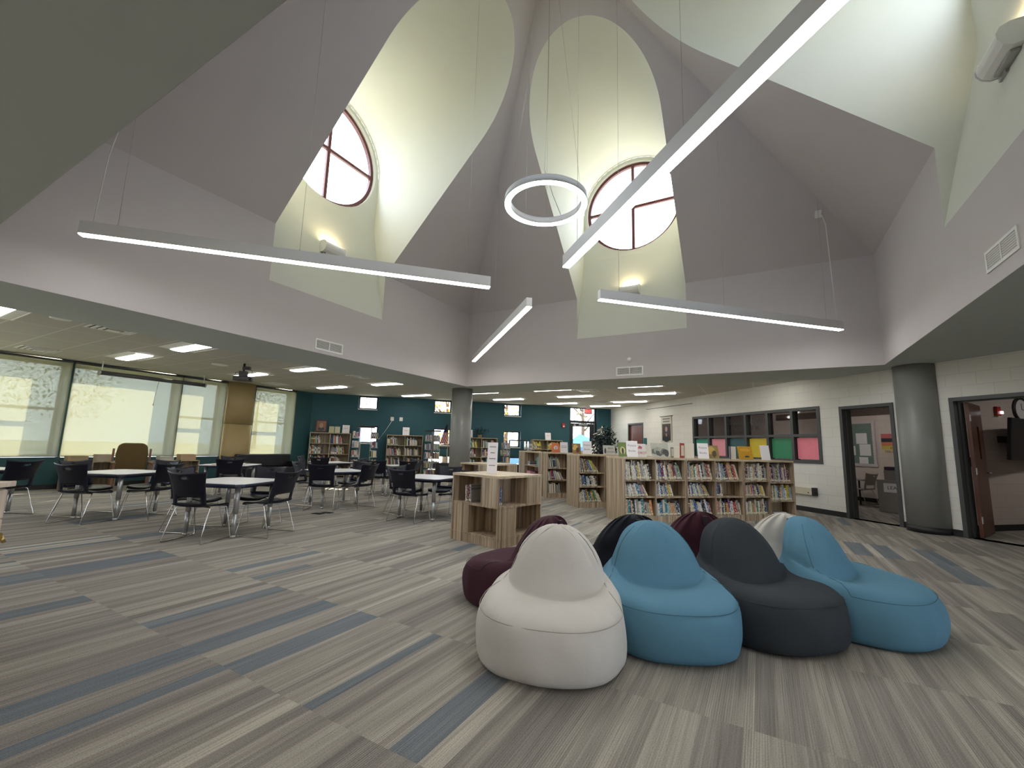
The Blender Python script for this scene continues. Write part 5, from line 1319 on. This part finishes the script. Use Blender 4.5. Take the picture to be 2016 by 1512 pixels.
mb.box(-0.20, 0.20, -0.01, 0.01, 0, 0.05, 0, m); mb.box(-0.20, 0.20, -0.01, 0.01, 0.40, 0.45, 0, m); mb.box(-0.20, -0.15, -0.01, 0.01, 0.05, 0.40, 0, m); mb.box(0.15, 0.20, -0.01, 0.01, 0.05, 0.40, 0, m); mb.build('frame', MT['black'], root)
mb = MB(); mb.box(-0.15, 0.15, -0.004, 0.004, 0.05, 0.40, 0, m); mb.build('picture', plain('rust_picture', (0.22, 0.10, 0.06), 0.5), root)
blob(root, 'portrait_face', plain('portrait_skin', (0.35, 0.22, 0.15), 0.6), 0.3, 0.4, m, 0.012, 0, 0.24, 0.06, 0.09); blob(root, 'portrait_shoulders', MT['ink'], 0.3, 0.4, m, 0.010, 0, 0.12, 0.11, 0.06)
for k, (u, c, lb) in enumerate(((-2.05, (0.42, 0.40, 0.24), 'left of two pale green books between the portrait and the paper sign'), (-1.86, (0.50, 0.48, 0.34), 'right of two pale green books between the portrait and the paper sign'))):
    standing('display_book', 0.17, 0.22, UV(u, 16.5, 1.531), R45, covm('pale%d' % k, c), lb, 'book', 'books displayed on the tall bookcases', tilt=0.1, th=0.02)
# plants
def leafy(root, c, rx, rz_, n, ls, mat, seed, nm='foliage'):
    mb = MB(); rr = random.Random(seed)
    for i in range(n):
        while True:
            p = Vector((rr.uniform(-1, 1), rr.uniform(-1, 1), rr.uniform(-1, 1)))
            if 0.25 < p.length < 1: break
        q = Vector((c[0] + p.x * rx, c[1] + p.y * rx, c[2] + p.z * rz_)); a = rr.uniform(0, 2 * PI); t = rr.uniform(-1.0, 0.5)
        m = Matrix.Translation(q) @ Matrix.Rotation(a, 4, 'Z') @ Matrix.Rotation(t, 4, 'Y'); L = ls * rr.uniform(0.7, 1.2)
        pts = [(0, 0, 0), (L * 0.4, -L * 0.22, -0.01), (L, 0, -0.03), (L * 0.4, L * 0.22, -0.01)]
        mb.face([m @ Vector(x) for x in (pts[0], pts[1], pts[2], pts[3])], 0, False)
    return mb.build(nm, mat, root, fix=False)
root = empty('potted_ficus', UV(8.15, 15.75, 0), 0, 'tall dark-leaved indoor tree beside the glass exit door', 'plant')
leafy(root, (0, 0, 1.38), 0.50, 0.74, 1600, 0.15, MT['leaf'], 3)
mb = MB()
for k in range(4): mb.tube([(0.02 * k - 0.03, 0, 0.25), (0.05 * math.cos(k * 1.6), 0.05 * math.sin(k * 1.6), 0.8), (0.2 * math.cos(k * 1.6), 0.2 * math.sin(k * 1.6), 1.5)], [0.02, 0.015, 0.006], 7)
mb.build('stem', MT['trunk'], root)
mb = MB(); mb.lathe([(0.14, 0.001), (0.18, 0.26), (0.19, 0.28), (0.16, 0.28)], 20); mb.build('pot', MT['trunk'], root)
root = empty('potted_plant', UV(3.25, 16.46, 1.531), 0, 'small dark plant in a tan pot on the tall bookcase right of the column', 'plant')
leafy(root, (0.05, 0, 0.24), 0.30, 0.15, 160, 0.10, MT['leaf'], 5); mb = MB(); mb.lathe([(0.06, 0.001), (0.09, 0.10), (0.09, 0.11)], 16); mb.build('pot', MT['tan'], root)
root = empty('potted_plant', UV(1.80, TV + 0.06, 1.206), 0, 'small plant in a white pot on the window sill by the flag', 'plant')
leafy(root, (0, 0, 0.18), 0.09, 0.06, 90, 0.05, MT['leaf'], 6); mb = MB(); mb.lathe([(0.04, 0.001), (0.06, 0.12), (0.06, 0.13)], 14); mb.build('pot', MT['white'], root)
# flag on a pole by the column
root = empty('american_flag', UV(2.03, 16.45, 0), R45, 'red and white striped flag with blue canton on a slim pole by the far column', 'flag')
mb = MB(); mb.tube([(0.05, 0, 0.02), (-0.02, 0, 2.12)], 0.012, 8); mb.lathe([(0.12, 0.0), (0.12, 0.025)], 20, 0, (0.05, 0, 0)); mb.build('pole', MT['brass'], root)
stripe = bpy.data.materials.new('flag_stripes'); stripe.use_nodes = True; nt = stripe.node_tree; b = nt.nodes['Principled BSDF']
tc = N(nt, 'ShaderNodeTexCoord'); sp = N(nt, 'ShaderNodeSeparateXYZ'); nt.links.new(tc.outputs['Object'], sp.inputs[0])
v_ = math_n(nt, 'ADD', math_n(nt, 'MULTIPLY', sp.outputs['X'], 0.9), math_n(nt, 'MULTIPLY', sp.outputs['Z'], 0.45))
g_ = math_n(nt, 'GREATER_THAN', math_n(nt, 'SINE', math_n(nt, 'MULTIPLY', v_, 95.0)), 0.0)
mx = N(nt, 'ShaderNodeMix', data_type='RGBA'); mx.inputs[6].default_value = (0.55, 0.5, 0.48, 1); mx.inputs[7].default_value = (0.35, 0.02, 0.03, 1); nt.links.new(g_, mx.inputs[0]); nt.links.new(mx.outputs[2], b.inputs['Base Color'])
mb = MB(); nxx, nzz = 8, 12
for i in range(nxx):
    for j in range(nzz):
        def fp(i, j):
            z = 1.98 - j / nzz * 0.72; w = 0.05 + 0.22 * (j / nzz) ** 0.7; x = -0.01 - w * (i / nxx) + 0.0 ; return (x + 0.06 * 0, 0.03 * math.sin(i * 1.4 + j * 0.3) - 0.01, z)
        mb.face([fp(i, j), fp(i + 1, j), fp(i + 1, j + 1), fp(i, j + 1)], 1 if j < 5 else 0, True)
mb.build('flag_cloth', [stripe, plain('flag_blue', (0.01, 0.015, 0.05), 0.8)], root)
# wheeled cases with pull handles
for u, v, lb in ((1.75, 15.2, 'black wheeled case with raised handle below the flag'), (4.62, 15.2, 'black wheeled case with raised handle right of the display cube sign')):
    root = empty('wheeled_case', UV(u, v, 0), R45, lb, 'case', 'wheeled cases')
    mb = MB(); mb.box(-0.24, 0.24, -0.13, 0.13, 0.05, 0.62); mb.build('body', MT['black'], root, 0.03)
    mb = MB(); mb.tube([(-0.13, 0.08, 0.62), (-0.13, 0.08, 1.11)], 0.008, 8); mb.tube([(0.13, 0.08, 0.62), (0.13, 0.08, 1.11)], 0.008, 8); mb.build('pull_handle', MT['steel'], root)
    mb = MB(); mb.tube([(-0.14, 0.08, 1.11), (0.14, 0.08, 1.11)], 0.02, 10); mb.build('grip', MT['black'], root)
    for s in (-1, 1): mb = MB(); mb.tube([(s * 0.2, -0.03, 0.035), (s * 0.2, 0.03, 0.035)], 0.034, 12); mb.build('wheel', MT['black'], root)

# --- wall items
def wallbox(nm, u, v, z, su, sz, depth, mat, label, cat, wall='teal', group=None, bev=0.004):
    mb = MB()
    if wall == 'teal':
        mb.box(-su / 2, su / 2, -depth, -0.001, -sz / 2, sz / 2); o = mb.build(nm, mat, None, bev); at(o, UV(u, TV, z), R45)
    else:
        mb.box(-depth, -0.001, -su / 2, su / 2, -sz / 2, sz / 2); o = mb.build(nm, mat, None, bev); at(o, UV(WU, v, z), R45)
    return tag(o, label, cat, group)
wallbox('wall_outlet', -0.02, 0, 2.12, 0.12, 0.14, 0.02, MT['white'], 'left white outlet plate high on the teal wall, with a cord', 'outlet', group='plates high on the teal wall')
wallbox('wall_outlet', 0.30, 0, 2.12, 0.12, 0.14, 0.02, MT['white'], 'right white plate high on the teal wall', 'outlet', group='plates high on the teal wall')
mb = MB(); q0 = UV(-0.02, TV - 0.025, 2.05); q1 = UV(-0.45, TV - 0.03, 1.35); mb.tube([q0, (q0 + q1) / 2 + Vector((0.02, -0.02, -0.03)), q1], 0.008, 6)
tag(mb.build('power_cord', MT['white']), 'white cord slanting down the teal wall to the spinner rack', 'cord')
root = empty('fire_alarm', UV(6.80, TV, 2.14), R45, 'small red fire alarm on the teal wall left of the exit door', 'fire alarm')
mb = MB(); mb.box(-0.06, 0.06, -0.045, -0.001, -0.09, 0.09); mb.build('housing', MT['red'], root, 0.005)
mb = MB(); mb.box(-0.03, 0.03, -0.065, -0.046, -0.06, 0.0); mb.build('strobe_lens', MT['paper'], root, 0.005)
root = empty('exit_sign', UV(7.75, 16.45, ZC), R45, 'red EXIT sign hanging from the ceiling before the glass door', 'sign')
mb = MB(); mb.box(-0.17, 0.17, -0.025, 0.025, -0.29, -0.06); mb.build('housing', plain('translucent_red', (0.50, 0.10, 0.12), 0.3), root, 0.004)
mb = MB(); mb.box(-0.06, 0.06, -0.03, 0.03, -0.06, -0.001); mb.build('canopy_mount', MT['white'], root)
text_mesh('EXIT', 0.15, emis('exit_letters', (1.0, 0.10, 0.08), 1.2), 'lettering', root, (0, -0.027, -0.175), (PI / 2, 0, 0), bold=True)
# banner with portrait on the white wall
root = empty('portrait_banner', UV(WU - 0.01, 12.87, 2.40), R45 - PI / 2, 'hanging cloth banner with a portrait of a dark-haired woman', 'banner')
mb = MB(); mb.box(-0.29, 0.29, -0.008, -0.004, -0.86, 0.0); mb.build('cloth', plain('banner_cloth', (0.50, 0.49, 0.40), 0.8), root)
mb = MB(); mb.tube([(-0.36, -0.012, 0.0), (0.36, -0.012, 0.0)], 0.010, 8); mb.build('rod', MT['black'], root)
mb = MB(); mb.box(-0.235, 0.235, -0.011, -0.008, -0.82, -0.26); mb.build('portrait_ground', plain('dark_brown_ground', (0.045, 0.025, 0.018), 0.5), root)
I4 = Matrix.Identity(4)
blob(root, 'portrait_hair', MT['ink'], 1, 1, I4, 0.024, 0, -0.44, 0.115, 0.15, 20, 0.05, 1); blob(root, 'portrait_face', plain('skin_tone', (0.38, 0.23, 0.16), 0.6), 1, 1, I4, 0.027, 0, -0.44, 0.062, 0.09)
blob(root, 'portrait_jacket', MT['black'], 1, 1, I4, 0.025, 0, -0.74, 0.18, 0.13, 16, 0.02, 1); blob(root, 'portrait_collar', plain('collar', (0.33, 0.24, 0.2), 0.6), 1, 1, I4, 0.029, 0, -0.63, 0.035, 0.06)
for k, (tx, z) in enumerate((('READ', -0.10),)):
    pass
for k, z in enumerate((-0.09, -0.18)):
    mb = MB(); mb.box(-0.20 + 0.01 * k, 0.20 - 0.02 * k, -0.0095, -0.0082, z - 0.02, z + 0.02); mb.build('text_line', ink2, root)
wallbox('wall_plate', 0, 14.18, 1.56, 0.20, 0.24, 0.015, MT['teal'] if False else plain('teal_plate', (0.02, 0.12, 0.14), 0.5), 'small teal sign plate right of the small brown door', 'sign', 'white')
mb = MB(); mb.box(-0.02, -0.001, -1.27, 1.27, -0.008, 0.008); o = mb.build('wall_conduit', MT['frame_dk']); at(o, UV(WU, 12.8, 2.72), R45); tag(o, 'thin dark rail high on the white block wall above the banner', 'rail')
root = empty('baseboard_heater_box', UV(WU, 7.80, 0.45), R45, 'cream wall-mounted electrical box low on the white wall, right of the bookshelf', 'electrical box')
mb = MB(); mb.box(-0.09, -0.001, -0.20, 0.55, -0.075, 0.075); mb.build('cover', plain('cream_metal', (0.55, 0.50, 0.36), 0.5), root, 0.004)
mb = MB(); mb.box(-0.10, -0.001, -0.27, -0.205, -0.085, 0.085); mb.build('end_cap', MT['black'], root, 0.004)
mb = MB(); mb.tube([(-0.091, -0.12, -0.03), (-0.096, -0.12, -0.03)], 0.014, 10); mb.build('socket', MT['maroon'], root)

# --- office behind door 3 (wall at v = 5.4 facing -v)
def officewall(nm, u, z, loc_off=0.0): return empty(nm, UV(u, 5.40 - loc_off, z), R45)
root = tag(officewall('fire_alarm', 10.80, 2.14), 'red fire alarm strobe in the room behind the open brown door', 'fire alarm')
mb = MB(); mb.box(-0.06, 0.06, -0.05, -0.001, -0.085, 0.085); mb.build('housing', MT['red'], root, 0.01); mb = MB(); mb.box(0.02, 0.07, -0.075, -0.051, -0.05, 0.0); mb.build('strobe_lens', emis('strobe_glint', (1, 1, 1), 1.5), root, 0.005)
root = tag(officewall('wall_clock', 11.50, 2.20), 'black-rimmed round wall clock cut by the right edge of the view', 'clock')
mo = Matrix.Rotation(PI / 2, 4, 'X')
mb = MB(); mb.lathe([(0.24, 0.001), (0.24, 0.03), (0.195, 0.035), (0.19, 0.02)], 36, 0, (0, 0, 0), mo); mb.build('rim', MT['black'], root)
mb = MB(); mb.lathe([(0.192, 0.001), (0.192, 0.022)], 36, 0, (0, 0, 0), mo); mb.build('face', MT['paper'], root)
mb = MB(); mb.box(-0.005, 0.005, -0.026, -0.0225, 0, 0.12); mb.box(0, 0.08, -0.029, -0.0262, -0.005, 0.005); mb.build('hands', MT['ink'], root)
root = tag(officewall('television', 10.74, 1.62, 0.0), 'black flat television on a wall bracket at the right edge', 'television')
mm = Matrix.Translation(Vector((0.1, -0.28, 0))) @ Matrix.Rotation(0.12, 4, 'Z') @ Matrix.Rotation(0.1, 4, 'X')
mb = MB(); mb.box(-0.45, 0.75, -0.03, 0.03, -0.37, 0.37, 0, mm); mb.build('screen', MT['black'], root, 0.01)
mb = MB(); mb.box(0.0, 0.08, -0.27, -0.001, -0.06, 0.06); mb.build('bracket', MT['black'], root)
for k, (u, w, lb) in enumerate(((9.98, 0.08, 'brown light switch plate beside the open brown door'), (10.16, 0.11, 'white thermostat beside the switch plate in the right room'))):
    root_ = UV(u, 5.40, 1.20 + 0.02 * k); mb = MB(); mb.box(-w / 2, w / 2, -0.02 - 0.02 * k, -0.001, -0.08, 0.08); o = mb.build(['switch_plate', 'thermostat'][k], [MT['trunk'], MT['white']][k], None, 0.004); at(o, root_, R45); tag(o, lb, ['switch', 'thermostat'][k])
# --- classroom behind door 2 (wall at u = 12.9 facing -u)
def cw(v, z): return UV(12.9, v, z)
root = empty('bulletin_board', cw(9.87, 1.60), R45 - PI / 2, 'grey-green bulletin board with scalloped border in the classroom beyond the doorway', 'bulletin board')
mb = MB(); mb.box(-0.85, 0.85, -0.02, -0.001, -0.62, 0.62); mb.build('board', plain('board_green', (0.16, 0.22, 0.20), 0.8), root)
mb = MB()
for k in range(28):
    x = -0.85 + 1.7 * k / 27
    for z in (-0.60, 0.60): mb.lathe([(0.045, 0), (0.045, 0.004)], 8, 0, (0, 0, 0), Matrix.Translation(Vector((x, -0.021, z))) @ mo)
for k in range(18):
    z = -0.56 + 1.12 * k / 17
    for x in (-0.83, 0.83): mb.lathe([(0.045, 0), (0.045, 0.004)], 8, 0, (0, 0, 0), Matrix.Translation(Vector((x, -0.0212, z))) @ mo)
mb.build('scalloped_border', plain('border_white', (0.6, 0.52, 0.52), 0.7), root)
for k, (x, z, w, h) in enumerate(((0.12, 0.14, 0.28, 0.30), (0.50, 0.14, 0.30, 0.30), (0.15, -0.20, 0.32, 0.26), (0.58, -0.18, 0.30, 0.32), (0.12, -0.42, 0.18, 0.15), (0.52, -0.47, 0.24, 0.18), (-0.5, 0.1, 0.3, 0.3), (-0.5, -0.3, 0.3, 0.3))):
    mb = MB(); mb.box(x - w / 2, x + w / 2, -0.024, -0.0205, z - h / 2, z + h / 2); mb.build('pinned_sheet', MT['paper'], root)
root = empty('poster', cw(8.62, 1.62), R45 - PI / 2, 'red, black and yellow poster about feelings in the classroom', 'poster')
pc = [((0.55, 0.14, 0.14), 0.18, 0.11), ((0.03, 0.03, 0.05), 0.07, 0.09), ((0.62, 0.20, 0.10), -0.03, 0.09), ((0.60, 0.48, 0.10), -0.13, 0.09), ((0.62, 0.5, 0.35), -0.24, 0.11)]
for k, (c, z, h) in enumerate(pc):
    mb = MB(); mb.box(-0.24, 0.24, -0.01, -0.001, z - h / 2 - 0.008, z + h / 2 + 0.008); mb.build('poster_band', plain('poster_%d' % k, c, 0.6), root)
text_mesh('your', 0.085, MT['ink'], 'lettering', root, (0.05, -0.012, -0.13), (PI / 2, 0, 0)); text_mesh('FEELING', 0.085, MT['ink'], 'lettering', root, (0.0, -0.012, -0.24), (PI / 2, 0, 0))
mb = MB(); mb.box(-0.012, -0.001, -2.6, 2.4, -0.10, 0.10); o = mb.build('wall_border', plain('dark_border_strip', (0.12, 0.08, 0.07), 0.8, var=0.5, scale=25)); at(o, cw(9.8, 2.48), R45); tag(o, 'dark patterned paper border high on the classroom wall', 'wall border')
root = empty('classroom_cabinet', UV(11.32, 7.34, 0), R45 - 1.215, 'grey cabinet with a white LEARN sign just inside the classroom', 'cabinet')
gm = plain('grey_brown_laminate', (0.25, 0.225, 0.205), 0.6)
mb = MB(); mb.box(-0.45, 0.45, -0.30, 0.30, 0.0, 0.72); mb.build('body', gm, root, 0.006)
mb = MB(); mb.box(-0.33, 0.12, -0.312, -0.301, 0.45, 0.65); mb.build('sign_board', MT['paper'], root)
text_mesh('LEARN', 0.105, MT['ink'], 'lettering', root, (-0.105, -0.3135, 0.55), (PI / 2, 0, 0))
root = empty('storage_bin', UV(11.29, 7.42, 0.72), R45 - 1.215, 'dark purple-brown bin with green items on the grey cabinet', 'bin')
mb = MB(); mb.box(-0.25, 0.2, -0.2, 0.2, 0.0006, 0.22); mb.build('lower_box', gm, root, 0.01); mb = MB(); mb.box(-0.24, 0.16, -0.19, 0.19, 0.2206, 0.30); mb.build('lid', plain('dark_purple', (0.05, 0.02, 0.06), 0.5), root, 0.01)
mb = MB(); mb.box(0.17, 0.30, -0.1, 0.1, 0.2206, 0.34); mb.build('green_item', plain('green_item', (0.06, 0.16, 0.05), 0.5), root)
gch = plain('grey_chair_plastic', (0.42, 0.40, 0.37), 0.5)
root = copy_tree(cproto); at(root, UV(11.6, 8.55, 0), 0.9); tag(root, 'grey plastic chair at the classroom table beyond the doorway', 'chair')
for ch in root.children:
    if ch.name.startswith(('seat', 'backrest')):
        ch.data = ch.data.copy(); ch.data.materials.clear(); ch.data.materials.append(gch)
root = empty('classroom_table', UV(12.2, 9.35, 0), R45, 'thin dark-edged classroom table left of the grey chair', 'table')
mb = MB(); mb.box(-0.5, 0.4, -0.75, 0.7, 0.62, 0.65); mb.build('tabletop', gm, root)
for sx in (-0.45, 0.35):
    for sy in (-0.65, 0.6):
        mb = MB(); mb.tube([(sx, sy, 0.001), (sx, sy, 0.62)], 0.02, 8); mb.build('leg', MT['black'], root)

# unseen ceiling lights added to brighten the adjoining rooms
for (u, v), lb in (((11.3, 8.6), 'unseen ceiling light added inside the classroom'), ((11.2, 11.8), 'unseen ceiling light added at the far end of the classroom'), ((11.3, 3.6), 'unseen ceiling light added in the room behind the brown door')):
    o = copy_tree(tf); p = UV(u, v, ZC - 0.0005); o.location = p; o.rotation_euler = (0, 0, R45); tag(o, lb, 'ceiling light', 'added ceiling lights in the side rooms')

# ================================================================== OUTDOORS
mb = MB(); mb.face([(-120, -60, -0.25), (60, -60, -0.25), (60, 140, -0.25), (-120, 140, -0.25)])
gr = plain('outdoor_ground', (0.34, 0.33, 0.24), 0.9, var=0.2, scale=0.3); o = mb.build('ground', gr); struct(o)
yl = plain('autumn_yellow_leaf', (0.50, 0.34, 0.07), 0.6, var=0.3, scale=4); gl_ = plain('autumn_green_leaf', (0.20, 0.20, 0.09), 0.6, var=0.3, scale=4)
def out_tree(u, v, h, r, mat, label, seed):
    root = empty('tree', UV(u, v, -0.25), 0, label, 'tree', 'trees outside the building')
    leafy(root, (0, 0, h * 0.55), r, h * 0.45, 600, 0.42, mat, seed)
    mb = MB(); mb.tube([(0, 0, 0), (0.1, 0, h * 0.4), (0, 0.1, h * 0.75)], [0.18, 0.14, 0.05], 8)
    for k in range(6): a = k * 1.05; mb.tube([(0.08, 0, h * (0.35 + 0.05 * k)), (r * 0.6 * math.cos(a), r * 0.6 * math.sin(a), h * (0.55 + 0.06 * k))], [0.07, 0.02], 6)
    mb.build('trunk', MT['trunk'], root)
out_tree(3.2, 27, 5.5, 2.2, yl, 'yellow autumn tree outside, seen through the window by the flag', 21)
out_tree(8.0, 31, 7.5, 2.6, yl, 'yellow autumn tree outside, seen through the windows right of the column', 22)
out_tree(15.0, 33, 8.0, 3.0, gl_, 'thin autumn tree outside, seen through the glass door', 23)
def xtree(x, y, h, r, label, seed):
    root = empty('tree', (x, y, -0.25), 0, label, 'tree', 'trees outside the building'); leafy(root, (0, 0, h * 0.62), r, h * 0.38, 900, 0.5, gl_, seed)
    mb = MB(); mb.tube([(0, 0, 0), (0, 0, h * 0.7)], [0.3, 0.1], 8); mb.build('trunk', MT['trunk'], root)
xtree(-60, 15, 9.5, 5.0, 'round tree outside beyond the wide shaded window', 31); xtree(-66, 38, 10, 5.0, 'round tree outside beyond the narrow shaded window', 32)
root = empty('blue_canopy_tent', UV(11.0, 24.5, -0.25), R45, 'blue canopy outside the glass door', 'canopy')
bt = plain('blue_canopy_cloth', (0.05, 0.13, 0.32), 0.7)
mb = MB(); mb.box(-1.6, 1.6, -1.2, 1.2, 1.35, 1.55)
for s in ((-1.6, -1.2), (1.6, -1.2), (1.6, 1.2), (-1.6, 1.2)): pass
c4 = [(-1.6, -1.2, 1.55), (1.6, -1.2, 1.55), (1.6, 1.2, 1.55), (-1.6, 1.2, 1.55)]; tp = (0, 0, 2.35)
for k in range(4): mb.face([c4[k], c4[(k + 1) % 4], tp])
mb.build('canopy_cloth', bt, root)
for s in ((-1.55, -1.15), (1.55, -1.15), (1.55, 1.15), (-1.55, 1.15)):
    mb = MB(); mb.tube([(s[0], s[1], 0.0), (s[0], s[1], 1.35)], 0.03, 8); mb.build('leg', MT['steel'], root)
root = empty('parked_car', UV(6.35, 23.5, -0.25), R45, 'pale blue parked car outside the square window right of the column', 'car')
mb = MB(); mb.prism([(-2.1, 0.35), (-2.15, 0.8), (-1.4, 0.95), (-0.9, 1.42), (0.8, 1.45), (1.5, 0.98), (2.1, 0.85), (2.15, 0.4)], -0.85, 0.85, 0, Matrix.Rotation(PI / 2, 4, 'X'))
mb.build('car_body', plain('pale_blue_paint', (0.12, 0.22, 0.38), 0.25), root, 0.06)
for sx in (-1.35, 1.35):
    for sy in (-0.8, 0.8): mb = MB(); mb.tube([(sx, sy - 0.1, 0.33), (sx, sy + 0.1, 0.33)], 0.33, 20); mb.build('wheel', MT['black'], root)
